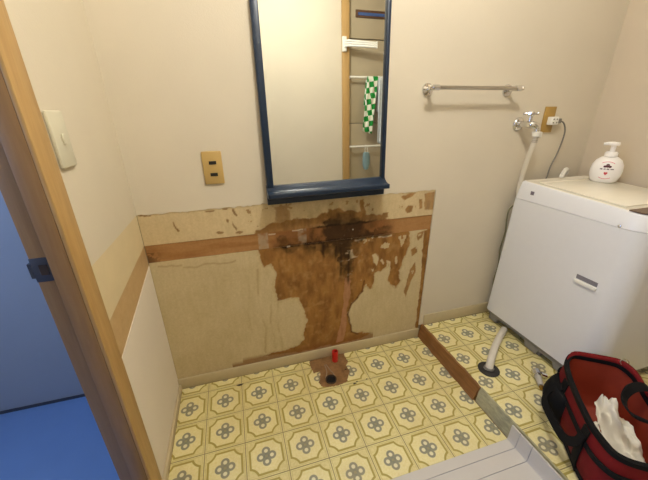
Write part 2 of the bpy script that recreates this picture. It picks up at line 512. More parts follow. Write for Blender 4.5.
POLY = dict(
    MAIN=[(0.418, 0.692), (0.428, 0.611), (0.442, 0.574), (0.478, 0.589), (0.492, 0.532), (0.484, 0.487), (0.487, 0.39), (0.519, 0.389), (0.553, 0.399), (0.591, 0.387), (0.613, 0.314), (0.626, 0.253), (0.611, 0.189), (0.606, 0.135), (0.569, 0.106), (0.481, 0.091), (0.387, 0.084), (0.583, 0.064), (0.856, 0.063), (0.983, 0.082), (0.866, 0.123), (0.85, 0.197), (0.841, 0.239), (0.859, 0.299), (0.891, 0.329), (0.914, 0.362), (0.928, 0.398), (0.963, 0.365), (0.982, 0.411), (0.974, 0.458), (1.016, 0.457), (1.033, 0.471), (1.053, 0.505), (1.062, 0.461), (1.054, 0.411), (1.069, 0.373), (1.105, 0.352), (1.125, 0.387), (1.114, 0.447), (1.13, 0.481), (1.138, 0.528), (1.158, 0.558), (1.161, 0.596), (1.148, 0.666)],
    ISL1=[(0.963, 0.558), (0.984, 0.561), (0.997, 0.527), (0.988, 0.495), (0.965, 0.52)],
    ISL2=[(1.036, 0.515), (1.058, 0.507), (1.061, 0.467), (1.044, 0.475)],
    ISL3=[(0.839, 0.592), (0.859, 0.594), (0.87, 0.556), (0.845, 0.549)],
    ISL4=[(0.423, 0.558), (0.482, 0.573), (0.489, 0.486), (0.464, 0.4), (0.419, 0.409)],
    P1=[(1.093, 0.839), (1.134, 0.85), (1.165, 0.848), (1.141, 0.831), (1.111, 0.819)],
    P2=[(1.116, 0.765), (1.125, 0.784), (1.156, 0.791), (1.154, 0.762), (1.133, 0.754)],
    P3=[(1.19, 0.817), (1.206, 0.816), (1.212, 0.771), (1.197, 0.763)],
    P4=[(1.214, 0.839), (1.267, 0.849), (1.275, 0.755), (1.225, 0.755)],
    P5=[(1.007, 0.766), (1.033, 0.769), (1.035, 0.739), (0.989, 0.734)],
    P6=[(0.886, 0.834), (0.905, 0.837), (0.918, 0.756), (0.894, 0.749)],
    P7=[(1.171, 0.557), (1.203, 0.574), (1.207, 0.535), (1.181, 0.516)],
    P8=[(1.182, 0.454), (1.202, 0.485), (1.214, 0.425), (1.191, 0.37), (1.17, 0.281), (1.155, 0.315)],
    P9=[(1.195, 0.64), (1.233, 0.651), (1.226, 0.615), (1.205, 0.601)],
    U1=[(0.501, 0.842), (0.572, 0.848), (0.571, 0.742), (0.507, 0.749)],
    U2=[(0.423, 0.745), (0.475, 0.771), (0.547, 0.772), (0.612, 0.778), (0.692, 0.779), (0.737, 0.802), (0.792, 0.81), (0.849, 0.791), (0.898, 0.772), (0.988, 0.754), (1.035, 0.734), (1.037, 0.714), (0.793, 0.707), (0.42, 0.705)],
    MOLDA=[(0.728, 0.78), (0.792, 0.796), (0.849, 0.772), (0.898, 0.758), (0.91, 0.704), (0.951, 0.684), (1.033, 0.69), (1.063, 0.656), (0.943, 0.65), (0.893, 0.631), (0.855, 0.537), (0.822, 0.434), (0.795, 0.546), (0.784, 0.619), (0.727, 0.652), (0.718, 0.706)],
    MOLDB=[(0.504, 0.704), (0.551, 0.703), (0.562, 0.654), (0.689, 0.657), (0.727, 0.647), (0.721, 0.578), (0.698, 0.616), (0.606, 0.639), (0.56, 0.621), (0.517, 0.646)],
    PINK=[(0.821, 0.456), (0.847, 0.457), (0.855, 0.353), (0.835, 0.268), (0.837, 0.175), (0.822, 0.075), (0.777, 0.073), (0.798, 0.165), (0.813, 0.273)],
    STRIP=[(1.233, 0.651), (1.272, 0.657), (1.283, 0.304), (1.285, 0.038), (1.259, 0.037), (1.25, 0.371)])
CRACK = [(0.925, 0.42), (0.914, 0.362), (0.891, 0.329), (0.859, 0.299), (0.841, 0.239), (0.85, 0.197), (0.866, 0.123), (0.90, 0.10)]
def worn_panel(name, x0, x1, z0, z1, ybase, kind, step=0.003):
    nx = int((x1 - x0) / step); nz = int((z1 - z0) / step)
    xs = np.linspace(x0, x1, nx + 1); zs = np.linspace(z0, z1, nz + 1)
    X, Z = np.meshgrid(xs, zs)
    L = lambda c: np.array(srgb(c)[:3])
    def lay_(img, m, c, a=1.0): return img * (1 - (m * a)[..., None]) + L(c) * (m * a)[..., None]
    n1 = fbm(X, Z, 9, 4); n2 = fbm(X, Z, 40, 4, 5.0); n3 = fbm(X * 3.0, Z, 14, 4, 9.0); n4 = fbm(X, Z * 0.25, 90, 3, 2.0)
    paper = np.ones(X.shape)      # 1 where paper is left
    if kind == 'band':
        img = np.ones(X.shape + (3,)) * L((176, 132, 84))
        img = lay_(img, np.clip((fbm(X * 0.12, Z, 60, 4, 1.0) - 0.4) * 3, 0, 1), (152, 106, 62), 0.7)
        img = lay_(img, np.clip((0.06 - X) / 0.05, 0, 1) * (n2 > 0.45) * (Z < 0.70), (96, 68, 40), 0.8)
        wet = np.clip((X - 0.40) / 0.12, 0, 1) * np.clip((1.10 - X) / 0.10, 0, 1)
        img = lay_(img, wet * np.clip(n1 * 1.6, 0, 1), (134, 88, 48), 0.85)
        img = lay_(img, ((X > 0.43) & (X < 0.47) | (X > 0.60) & (X < 0.64)) * np.clip((n2 - 0.35) * 4, 0, 1), (176, 164, 140), 0.6)
        paper[:] = 0
    else:
        base = (208, 191, 152) if kind == 'low' else (214, 194, 154)
        img = np.ones(X.shape + (3,)) * L(base)
        img = lay_(img, np.clip((n1 - 0.45) * 3, 0, 1), (194, 176, 136), 0.5)
    def brown(img, m, paper):
        c1 = L((164, 120, 66)); c2 = L((130, 92, 48)); c3 = L((184, 144, 92))
        t = np.clip((n3 - 0.3) * 2.2, 0, 1)[..., None]
        wood_ = c1 * (1 - t) + c2 * t
        s = (np.clip((n2 - 0.55) * 4, 0, 1) * 0.5)[..., None]
        wood_ = wood_ * (1 - s) + c3 * s
        return img * (1 - m[..., None]) + wood_ * m[..., None], paper * (1 - m)
    if kind == 'low':
        m = soft_poly(X, Z, POLY['MAIN'], 0.012, 1.0)
        # darker tide line round the wet patch
        halo = np.clip(soft_poly(X, Z, POLY['MAIN'], 0.014, 1.0, 0.018) - m, 0, 1)
        img = lay_(img, halo, (146, 116, 74), 0.7)
        for k in ('ISL1', 'ISL2', 'ISL3', 'ISL4'): m = m * (1 - soft_poly(X, Z, POLY[k], 0.008, 4.0))
        for k in ('P7', 'P8', 'P9', 'STRIP'): m = np.maximum(m, soft_poly(X, Z, POLY[k], 0.007, 2.0) * (0.9 if k != 'STRIP' else 1))
        # flecks of remaining paper inside, mostly near the upper right
        fl = (fbm(X * 1.6, Z, 24, 3, 21.0) > 0.70) * (X > 0.9) * (Z > 0.3)
        m = m * (1 - fl * 0.85)
        m = np.maximum(m, np.clip((X - 1.250 - (n2 - 0.5) * 0.008) / 0.003, 0, 1) * (Z > 0.06))
        img, paper = brown(img, m, paper)
        # vertical tide lines in the paper left of the stain
        for xc, za, zb, o_ in ((0.415, 0.10, 0.57, 0.0), (0.455, 0.12, 0.42, 3.0), (0.488, 0.10, 0.42, 6.0), (0.36, 0.2, 0.55, 9.0)):
            d = np.abs(X - xc - (fbm(Z * 0 + o_, Z, 16, 4, o_) - 0.5) * 0.03)
            img = lay_(img, np.clip(1 - d / 0.008, 0, 1) * np.clip(fbm(X, Z, 12, 3, o_ + 3) * 2.4 - 0.7, 0, 1) * (Z > za) * (Z < zb), (150, 120, 76), 0.45 if xc > 0.4 else 0.2)
        # pale wavy glue line at the top left
        d = np.abs(Z - (0.622 + 0.02 * (fbm(X, X * 0, 14, 3, 2.0) - 0.5) * 2 + 0.01 * (X < 0.12)))
        img = lay_(img, np.clip(1 - d / 0.007, 0, 1) * (X > 0.03) * (X < 0.33), (150, 122, 84), 0.5)
        img = lay_(img, np.clip(1 - np.abs(d - 0.008) / 0.006, 0, 1) * (X > 0.03) * (X < 0.33), (206, 188, 152), 0.35)
        # damp at the foot of the board
        d = Z - (0.085 + 0.03 * fbm(X, X * 0, 20, 3, 8.0) * (X > 0.3))
        img = lay_(img, np.clip(-d / 0.02, 0, 1) * (X > 0.25) * (X < 0.99), (138, 94, 50), 0.75)
        img = lay_(img, np.clip((0.02 - Z + 0.657 - 0.657) / 0.02, 0, 1), (150, 128, 88), 0.5)
        # pinkish bare streak
        img = lay_(img, soft_poly(X, Z, POLY['PINK'], 0.006, 7.0) * np.clip(0.5 + n4, 0, 1), (190, 140, 104), 0.75)
        # crack beside it
        for (xa, za), (xb, zb) in zip(CRACK, CRACK[1:]):
            ll = (xb - xa) ** 2 + (zb - za) ** 2
            wx = X + (n2 - 0.5) * 0.012; t = np.clip(((wx - xa) * (xb - xa) + (Z - za) * (zb - za)) / ll, 0, 1)
            dd = np.hypot(wx - xa - t * (xb - xa), Z - za - t * (zb - za))
            img = lay_(img, np.clip(1.4 - dd / 0.005, 0, 1), (100, 66, 34), 0.85)
        # white torn paper lip along the top, right of the mould
        d = np.abs(Z - (0.651 - 0.010 * (fbm(X, X * 0, 60, 3, 2.0)) - 0.03 * np.clip(0.885 - X, 0, 1)))
        img = lay_(img, np.clip(1 - d / 0.006, 0, 1) * (X > 0.868) * (X < 1.06) * (fbm(X, Z, 50, 2, 3.0) > 0.42), (226, 212, 184), 0.95)
    if kind == 'up':
        m = np.zeros(X.shape)
        for k in ('P1', 'P2', 'P3', 'P4', 'P5', 'P6'): m = np.maximum(m, soft_poly(X, Z, POLY[k], 0.010, 2.0) * (0.75 if k == 'P4' else 0.9))
        m = np.maximum(m, soft_poly(X, Z, POLY['U1'], 0.022, 5.0, 0.008) * 0.65)
        m = np.maximum(m, soft_poly(X, Z, POLY['U2'], 0.014, 6.0, 0.006) * 0.92)
        fl = (fbm(X, Z, 40, 4, 31.0) > 0.74) * (X > 0.38) * (X < 1.24); m = np.maximum(m, fl * 0.7)
        img, paper = brown(img, m, paper)
        for x_, z_, w_, h_ in ((0.024, 0.8485, 0.022, 0.0035), (0.122, 0.80, 0.004, 0.018), (0.128, 0.783, 0.004, 0.007), (0.255, 0.846, 0.02, 0.004), (0.345, 0.832, 0.005, 0.014), (0.315, 0.85, 0.014, 0.003), (0.28, 0.752, 0.012, 0.006), (0.36, 0.745, 0.02, 0.006), (0.318, 0.80, 0.006, 0.008), (0.34, 0.775, 0.004, 0.02)):
            e = ((X - x_ - (Z - z_) * -0.3 + (n2 - 0.5) * 0.02) / w_) ** 2 + ((Z - z_ + (n1 - 0.5) * 0.02) / h_) ** 2 + (n2 - 0.5) * 3.0
            img = lay_(img, np.clip((1.2 - e) * 2, 0, 1), (134, 98, 56), 0.8)
    # mould: black-brown, patchy, centred on the old tap position
    mold = np.maximum(soft_poly(X, Z, POLY['MOLDA'], 0.028, 11.0, 0.02), soft_poly(X, Z, POLY['MOLDB'], 0.02, 13.0, 0.012) * 0.95)
    far = np.exp(-(((X - 0.80) / 0.16) ** 2 + ((Z - 0.69) / 0.10) ** 2)) + 0.8 * np.exp(-(((X - 0.83) / 0.05) ** 2 + ((Z - 0.55) / 0.13) ** 2)) + 0.5 * np.exp(-(((X - 0.62) / 0.16) ** 2 + ((Z - 0.655) / 0.03) ** 2))
    a = np.clip(mold * (0.42 + 1.5 * (fbm(X, Z, 22, 4, 40.0) - 0.25)), 0, 0.92)
    a = np.maximum(a, np.clip(far * 1.3 * np.clip((fbm(X * 1.5, Z, 24, 4, 60.0) - 0.30) * 2.4, 0, 1), 0, 0.9))
    img = lay_(img, a, (38, 28, 18), 0.93)
    # blackened seams above and below the band
    for zc, xa, xb, hw_ in ((0.6575, 0.50, 0.90, 0.007), (0.7312, 0.66, 1.02, 0.006), (0.6575, 0.96, 1.05, 0.004)):
        d = np.abs(Z - zc - 0.012 * (fbm(X, X * 0, 45, 3, zc) - 0.5))
        img = lay_(img, np.clip(1.3 - d / hw_, 0, 1) * np.clip((X - xa) / 0.03, 0, 1) * np.clip((xb - X) / 0.05, 0, 1) * np.clip(fbm(X, X * 0, 30, 3, 5 + zc) * 2.2 - 0.35, 0, 1), (34, 26, 18), 0.9)
    # drips
    for xd, z0_, ln in ((0.545, 0.66, 0.05), (0.715, 0.66, 0.10), (0.735, 0.65, 0.05), (0.80, 0.62, 0.17), (0.84, 0.60, 0.20), (0.775, 0.63, 0.09), (0.535, 0.66, 0.035)):
        d = np.abs(X - xd - 0.006 * (fbm(Z * 0 + xd * 9, Z, 30, 3, xd * 7) - 0.5))
        img = lay_(img, np.clip(1 - d / 0.009, 0, 1) * (Z < z0_) * np.clip((Z - (z0_ - ln)) / 0.04, 0, 1), (46, 32, 18), 0.85)
    # bits of white plaster left in the mould
    wp = np.clip((fbm(X, Z * 1.4, 55, 3, 77.0) - 0.66) * 12, 0, 1) * np.exp(-(((X - 0.855) / 0.04) ** 2 + ((Z - 0.56) / 0.09) ** 2))
    img = lay_(img, wp, (196, 176, 146), 0.8)
    for xa, xb, zc in ((0.475, 0.505, 0.722), (0.575, 0.625, 0.727), (0.55, 0.565, 0.655), (0.855, 0.862, 0.70)):
        d = np.abs(Z - zc - 0.006 * (fbm(X, X * 0, 60, 2, 1.0) - 0.5))
        img = lay_(img, np.clip(1 - d / 0.004, 0, 1) * (X > xa) * (X < xb), (222, 210, 186), 0.9)
    Yv = ybase - 0.0008 * paper - 0.0006 * (n2 - 0.5)
    co = np.stack([X, Yv, Z], -1).reshape(-1, 3)
    idx = np.arange((nx + 1) * (nz + 1)).reshape(nz + 1, nx + 1)
    q = np.stack([idx[:-1, :-1], idx[:-1, 1:], idx[1:, 1:], idx[1:, :-1]], -1).reshape(-1, 4)
    b0 = len(co)      # thin back so the board is a solid
    ring = list(idx[0, :]) + list(idx[1:, -1]) + list(idx[-1, -2::-1]) + list(idx[-2:0:-1, 0])
    back = co[ring].copy(); back[:, 1] = 0.0058
    faces = [tuple(int(v) for v in f_) for f_ in q]
    n = len(ring)
    for i in range(n): faces.append((int(ring[i]), b0 + i, b0 + (i + 1) % n, int(ring[(i + 1) % n])))
    me = bpy.data.meshes.new(name)
    me.from_pydata(np.vstack([co, back]).tolist(), [], faces)
    at = me.color_attributes.new('worn', 'FLOAT_COLOR', 'POINT')
    rgba = np.ones((len(me.vertices), 4), np.float32)
    rgba[:b0, :3] = img.reshape(-1, 3); rgba[b0:, :3] = L((150, 110, 70))
    at.data.foreach_set('color', rgba.ravel())
    return link(name, me, M_WORN, wall_back)
worn_panel('stripped_paper_strip', 0.001, PX1 - 0.001, 0.7315, 0.857, 0.003, 'up')
worn_panel('bare_wood_band', 0.001, PX1 - 0.001, 0.658, 0.7312, 0.0052, 'band')
worn_panel('backing_board', 0.001, PX1 - 0.001, 0.0, 0.6575, 0.003, 'low')
# open seams of the boards (dark gap under and over the band)
box('baseboard_back', 0.0, PX1 - 0.002, -0.008, 0.001, 0.0, 0.057, M_BASE, bevel=0.0015, kind='structure', label='beige baseboard under the stained board', category='baseboard')
box('baseboard_back', XS + 0.012, XR, -0.007, -0.0001, H, H + 0.066, M_BASE, bevel=0.0015, kind='structure', label='beige baseboard behind the washing machine on the raised floor', category='baseboard')

# ---- left wall with the doorway
DY0, DY1 = -0.500, -1.28       # clear opening
DZ = 2.02
wall_left = empty('wall_left', (0, 0, 0), 'left cream wall with light switch beside the doorway', 'wall', kind='structure')
box('wall_core', -0.072, -0.001, DY0 + 0.01, 0.11, 0, ZC, M_PLASTER, wall_left)
box('wall_core', -0.072, -0.001, YF - 0.1, DY1 - 0.01, 0, ZC, M_PLASTER, wall_left)
box('wall_core', -0.072, -0.001, DY1 - 0.01, DY0 + 0.01, DZ + 0.01, ZC, M_PLASTER, wall_left)
def yz_slab(name, pts, x0, x1, mat, parent):
    bm = bmesh.new()
    fa = bm.faces.new([bm.verts.new((x1, y, z)) for y, z in pts])
    r = bmesh.ops.extrude_face_region(bm, geom=[fa])
    bmesh.ops.translate(bm, vec=(x0 - x1, 0, 0), verts=[v for v in r['geom'] if isinstance(v, bmesh.types.BMVert)])
    return bm_obj(name, bm, mat, parent)
YE = -0.455
yz_slab('wallpaper', [(0.0, 0.856), (0.0, ZC), (YE, ZC), (YE, 0.8555), (-0.2, 0.8545)], -0.001, 0.0012, M_WALL_L, wall_left)
yz_slab('wallpaper', [(0.0, ZC), (0.0, ZC - 0.001), (YE, ZC - 0.001), (YE, ZC)], -0.001, 0.0011, M_WALL_L, wall_left)
yz_slab('wallpaper', [(YF, 0), (YF, ZC), (DY1 + 0.0, ZC), (DY1, 0)], -0.001, 0.0012, M_WALL_L, wall_left)
yz_slab('wallpaper', [(DY1, DZ), (DY1, ZC), (YE, ZC), (YE, DZ)], -0.001, 0.001, M_WALL_L, wall_left)
yz_slab('stripped_paper_strip', [(0.0, 0.733), (0.0, 0.856), (-0.2, 0.8545), (YE, 0.8555), (YE, 0.690)], -0.001, 0.0004, M_ROUGHP, wall_left)
yz_slab('bare_strip', [(0.0, 0.648), (0.0, 0.733), (YE, 0.690), (YE, 0.562)], -0.001, -0.0002, M_BANDL, wall_left)
yz_slab('wallpaper', [(0.0, 0.0), (0.0, 0.648), (YE, 0.562), (YE, 0.0)], -0.001, 0.0012, wallpaper_mat('pale_wallpaper', (234, 224, 208)), wall_left)
box('baseboard_left', 0.0012, 0.012, YE, -0.0082, 0.0, 0.03, M_BASE, bevel=0.001, kind='structure', label='low beige skirting strip at the foot of the left wall', category='baseboard')

# door frame (casing, jamb, stop, strike plate)
fr = empty('trim_2', (0, DY0, 0), 'light wooden door frame at the left edge, open onto the blue hall', 'door frame', kind='structure')
def fb(name, x0, x1, y0, y1, z0, z1, mat, bev=0.002):
    return box(name, x0, x1, y0 - DY0, y1 - DY0, z0, z1, mat, fr, bev)
fb('casing', 0.0013, 0.010, DY0 - 0.012, -0.446, 0.0, DZ + 0.03, M_WOOD)
fb('casing', 0.0013, 0.016, DY1 - 0.05, DY1 + 0.012, 0.0, DZ + 0.03, M_WOOD)
fb('casing', 0.0013, 0.016, DY1 + 0.0125, DY0 - 0.0125, DZ - 0.02, DZ + 0.03, M_WOOD)
fb('jamb', -0.0735, 0.001, DY0, DY0 + 0.009, 0.0, DZ, M_WOODD, 0.001)
fb('jamb', -0.0735, 0.001, DY1 - 0.009, DY1, 0.0, DZ, M_WOODD, 0.001)
fb('jamb', -0.0735, 0.001, DY1, DY0, DZ, DZ + 0.009, M_WOODD, 0.001)
fb('door_stop', -0.037, 0.001, DY0 - 0.012, DY0 - 0.0002, 0.0, DZ, M_WOODD, 0.0015)
fb('door_stop', -0.037, 0.001, DY1 + 0.0002, DY1 + 0.012, 0.0, DZ, M_WOODD, 0.0015)
sp_ = fb('strike_plate', -0.0735, -0.0375, DY0 - 0.0025, DY0 - 0.0002, 0.864, 0.920, M_STRIKE, 0.0008)
sp_['label'] = 'grey metal strike plate'
box('latch_hole', -0.060, -0.045, -0.0036, -0.0024, 0.880, 0.904, M_PIPE, sp_)
box('plate_lip', -0.080, -0.0738, -0.0022, 0.012, 0.874, 0.908, M_STRIKE, sp_)
box('doorsill', -0.072, -0.0003, DY1, DY0 - 0.0122, -0.02, 0.004, M_WOODD, fr).location = (0, -DY0, 0)

# ---- hall beyond
box('floor', -1.45, -0.0725, -2.2, 0.085, -0.06, 0.0, M_HALLF, kind='structure', label='hall floor seen through the doorway, blue light tinted in', category='floor')
box('wall_hall', -1.45, -0.0725, 0.085, 0.16, 0.0, ZC, M_HALLW, kind='structure', label='blue-grey hall wall seen through the doorway', category='wall')
box('baseboard_hall', -1.45, -0.073, 0.079, 0.0848, 0.0, 0.012, M_DGREY, kind='structure', label='thin dark strip at the foot of the hall wall', category='baseboard')
wend = box('wall_hall', -1.52, -1.45, -2.2, 0.16, 0.0, ZC, M_HALLW, kind='structure', label='far end wall of the hall with the added window', category='wall')
win = empty('added_window_1', (-1.449, -0.75, 1.45), 'unseen window added as source of the blue hall light', 'window', kind='structure')  # window added out of view to carry the hall light
box('pane', 0.0, 0.006, -0.5, 0.5, -0.45, 0.45, M_PANE, win)
for y0, y1, z0, z1 in ((-0.54, -0.5, -0.49, 0.49), (0.5, 0.54, -0.49, 0.49), (-0.5, 0.5, 0.45, 0.49), (-0.5, 0.5, -0.49, -0.45), (-0.015, 0.015, -0.45, 0.45)):
    box('added_window_frame', -0.0, 0.02, y0, y1, z0, z1, M_WPLAS, win, 0.002)
box('wall_hall', -1.52, -0.0725, -2.28, -2.2, 0.0, ZC, M_HALLW, kind='structure', label='near wall of the hall behind the viewer', category='wall')

# ---- remaining room shell
box('wall_right', XR, XR + 0.1, YF - 0.1, 0.11, -0.06, ZC, wallpaper_mat('cream_wallpaper_right', (206, 191, 168)), kind='structure', label='right cream wall beside the washing machine', category='wall')
box('ceiling', -1.52, XR + 0.1, -2.28, 0.16, ZC, ZC + 0.08, M_CEIL, kind='structure', label='plain white papered ceiling', category='ceiling')
BX0, BX1, BZ = 1.422, 2.10, 2.24   # bath door
wf = empty('wall_front', (0, YF, 0), 'cream wall opposite the mirror, left of the bath door in reflection', 'wall', kind='structure')
for x0, x1, z0, z1 in ((-0.0, BX0 - 0.0, -0.06, ZC), (BX1, XR, -0.06, ZC), (BX0, BX1, BZ, ZC)):
    box('wall_panel', x0, x1, -0.1, 0.0, z0, z1, M_WALL, wf)

# ---- bath door (seen in the mirror)
bd = empty('door_1', ((BX0 + BX1) / 2, YF, 0), 'taupe folding bath door with white bars, seen in the mirror', 'door', kind='structure')
hw = (BX1 - BX0) / 2
for z0, z1 in ((0.0, 0.62), (0.625, 1.20), (1.205, 1.872), (1.88, BZ)):
    z0 = max(z0, H + 0.01)
    box('door_panel', -hw, hw, -0.05, -0.022, z0, z1, M_DOORP, bd, 0.002)
box('backing', -hw, hw, -0.08, -0.052, H, BZ, M_DOORG, bd)
for x0, x1, z0, z1 in ((-hw - 0.065, -hw, H, BZ + 0.05), (hw, hw + 0.05, H, BZ + 0.05), (-hw, hw, BZ, BZ + 0.05)):
    box('casing', x0, x1, 0.0005, 0.02, z0, z1, M_WOOD, bd, 0.002)
sl = box('vent_slit', -0.27, 0.15, -0.0218, -0.012, 2.03, 2.085, M_DARKW, bd, 0.002)
box('slit_glass', -0.25, 0.13, -0.0119, -0.009, 2.045, 2.066, M_GLASSB, sl)
for z in (1.576, 0.998):
    b_ = tube('towel_bar', [(-hw + 0.0, 0.03, z), (hw - 0.03, 0.03, z)], 0.009, M_WPLAS, bd)
    for x in (-hw + 0.012, hw - 0.04):
        tube('bar_post', [(x, -0.0219, z), (x, 0.022, z)], 0.008, M_WPLAS, b_)

# white swing arm fixed to the casing
arm = empty('swing_towel_holder', (BX0 - 0.05, YF + 0.02, 1.82), 'white swing-out towel arm on the wooden casing, seen in the mirror', 'towel arm')
box('bracket', -0.018, 0.018, 0.0006, 0.022, -0.055, 0.055, M_WPLAS, arm, 0.004)
for dz in (0.018, 0.0, -0.018):
    tube('rod', [(0.0, 0.0225, dz), (0.02, 0.05, dz), (0.25, 0.09, dz * 0.8 - 0.015)], 0.0085, M_WPLAS, arm, 8)
box('end_cap', 0.2502, 0.262, 0.08, 0.10, -0.040, 0.010, M_WPLAS, arm, 0.003)

def towel(name, xc, w, ztop, front, back, mat, label, ybar, slant=0.0):
    n, m = 14, 30
    bm = bmesh.new(); G = []
    for j in range(m + 1):
        s = -back + (front + back) * j / m
        row = []
        for i in range(n + 1):
            u = i / n - 0.5
            wr = 0.006 * math.sin(u * 14 + s * 5) + 0.003 * math.sin(u * 31)
            if s < 0: y = -0.014 + wr * 0.3; z = s
            else: y = 0.014 + wr * min(1, s * 10) + 0.0; z = -s
            if s < 0: z = s
            if abs(s) < 0.02:
                a = s / 0.02 * math.pi / 2; y = 0.0135 * math.sin(a); z = 0.0135 * (math.cos(a) - 1)
            wid = w * (1 - 0.25 * min(1, abs(s) * 3) * 0.3)
            row.append(bm.verts.new((u * wid + slant * abs(s), y, z - 0.015 * u * abs(s) * 4)))
        G.append(row)
    for j in range(m):
        for i in range(n):
            bm.faces.new((G[j][i], G[j][i + 1], G[j + 1][i + 1], G[j + 1][i]))
    o = bm_obj(name, bm, mat, None, True, label=label, category='towel', group='towels on the bath door')
    o.location = (xc, ybar, ztop)
    md = o.modifiers.new('thick', 'SOLIDIFY'); md.thickness = 0.003; md.offset = 0
    return o
towel('hand_towel', 1.632, 0.10, 1.589, 0.47, 0.25, M_TOWG, 'green and white checked towel hanging on the bath door bar, in the mirror', YF + 0.03, -0.10)
towel('hand_towel', 1.735, 0.10, 1.589, 0.58, 0.3, M_TOWW, 'pale striped towel hanging beside the green one, in the mirror', YF + 0.03)
mt = empty('bath_mitt', (1.578, YF + 0.045, 0.985), 'pale blue bath mitt hanging from the lower bar, in the mirror', 'mitt')
bm = bmesh.new()
add_loft(bm, [[(w * math.cos(a), 0.012 * math.sin(a) + 0.004, z) for a in [2 * math.pi * k / 14 for k in range(14)]] for z, w in ((-0.20, 0.012), (-0.19, 0.025), (-0.15, 0.036), (-0.08, 0.036), (-0.045, 0.03), (-0.04, 0.02))])
bm_obj('mitt_body', bm, M_SPONGE, mt, True)
tube('hanging_loop', catmull([(-0.012, 0.004, -0.042), (-0.012, 0.002, -0.01), (0.0, -0.012, 0.024), (0.012, 0.002, -0.01), (0.012, 0.004, -0.042)]), 0.002, M_WPLAS, mt, 6)

# ---- ceiling lamp (above the frame)
lp = empty('ceiling_lamp', (LAMP[0], LAMP[1], ZC), 'round frosted ceiling lamp lighting the washroom', 'lamp')
lathe('lamp_base', [(0.0, 0), (0.11, 0), (0.11, -0.02), (0.0, -0.02)][::-1], M_WPLAS, lp)
lathe('lamp_shade', [(0.001, -0.02), (0.10, -0.021), (0.112, -0.035), (0.108, -0.045), (0.09, -0.055), (0.001, -0.058)], M_LAMP, lp)

# ================================================================== MIRROR
mi = empty('wall_mirror', (0, -0.0225, 0.855), 'blue-framed mirror with a cove shelf on the back wall', 'mirror', rot=(-0.03, -0.010, 0))
def mb(name, x0, x1, y0, y1, z0, z1, mat, bev=0.003):
    return box(name, x0, x1, y0, y1, z0 - 0.855, z1 - 0.855, mat, mi, bev)
MX0, MX1, MT = 0.481, 0.983, 1.66
mb('backing', MX0 + 0.004, MX1 - 0.004, 0.002, 0.010, 0.90, MT - 0.004, M_DGREY, 0)
mb('glass', MX0 + 0.022, MX1 - 0.012, -0.002, 0.0018, 0.927, MT - 0.016, M_MIRROR, 0)['label'] = 'clear silvered mirror glass'
mb('frame_stile', MX0, MX0 + 0.026, -0.016, 0.012, 0.905, MT, M_BLUE, 0.004)
mb('frame_stile', MX1 - 0.015, MX1, -0.016, 0.012, 0.905, MT, M_BLUE, 0.004)
mb('frame_rail', MX0 + 0.0262, MX1 - 0.0152, -0.016, 0.012, MT - 0.018, MT, M_BLUE, 0.004)
prof = [(0.012, 0.075), (-0.010, 0.075), (-0.018, 0.066), (-0.030, 0.057), (-0.045, 0.052), (-0.058, 0.052), (-0.062, 0.049), (-0.062, 0.036), (-0.058, 0.033),
        (-0.03, 0.031), (-0.012, 0.028), (-0.010, 0.0), (0.012, 0.0)]
bm = bmesh.new()
rings = []
for x in (MX0 - 0.002, MX0 + 0.002, 0.6, 0.8, MX1 - 0.002, MX1 + 0.002):
    ins = 0.003 if x in (MX0 - 0.002, MX1 + 0.002) else 0.0
    rings.append([(x, y + (ins if y < 0 else 0), z) for y, z in prof])
add_loft(bm, rings)
bm_obj('shelf', bm, M_BLUE, mi, auto=35)

# ================================================================== WALL FITTINGS
op = empty('wall_outlet', (0.291, -0.0005, 1.0125), 'yellowed two-socket outlet plate on the wall left of the mirror', 'outlet')
box('plate', -0.035, 0.035, -0.008, 0.0, -0.06, 0.06, M_OUT, op, 0.004)
for z in (0.019, -0.024):
    s_ = box('socket', -0.012, 0.014, -0.0092, -0.0081, z - 0.006, z + 0.006, M_SOCK, op)
    for x in (-0.005, 0.006): box('slot', x - 0.001, x + 0.001, -0.0096, -0.0093, z - 0.0035, z + 0.0035, M_BLACK, s_)

sw = empty('light_switch', (0.0013, -0.392, 1.149), 'off-white light switch plate on the left wall by the door frame', 'switch')
box('plate', 0.0, 0.009, -0.035, 0.035, -0.059, 0.059, M_SWITCH, sw, 0.004)
box('rocker', 0.0091, 0.013, -0.006, 0.006, -0.010, 0.012, M_SWITCH, sw, 0.002)

tr = empty('towel_rail', (1.347, 0, 1.285), 'chrome towel rail on the wall right of the mirror', 'towel rail')
tube('rail_bar', [(-0.200, -0.060, 0), (0.240, -0.060, 0)], 0.0075, M_STEEL, tr, 14)
for x in (-0.180, 0.226):
    bm = bmesh.new()
    add_tube(bm, [(x, -0.0005, -0.004), (x, -0.006, -0.004), (x, -0.0065, -0.004), (x, -0.012, -0.004)], lambda t: (0.025, 0.024, 0.02, 0.012)[min(3, int(t * 3.01))], 20)
    fl = bm_obj('wall_flange', bm, M_CHROME, tr, auto=40)
    tube('bracket_post', [(x, -0.0122, -0.004), (x, -0.04, -0.002), (x, -0.054, 0.0)], 0.008, M_CHROME, fl)
    tube('end_socket', [(x - 0.012, -0.060, 0), (x + 0.012, -0.060, 0)], 0.0115, M_CHROME, fl)
for x in (-0.204, 0.246):
    tube('end_knob', [(x - 0.007, -0.060, 0), (x - 0.003, -0.060, 0), (x + 0.007, -0.060, 0)], lambda t: 0.008 + 0.003 * math.sin(math.pi * t), M_CHROME, tr)

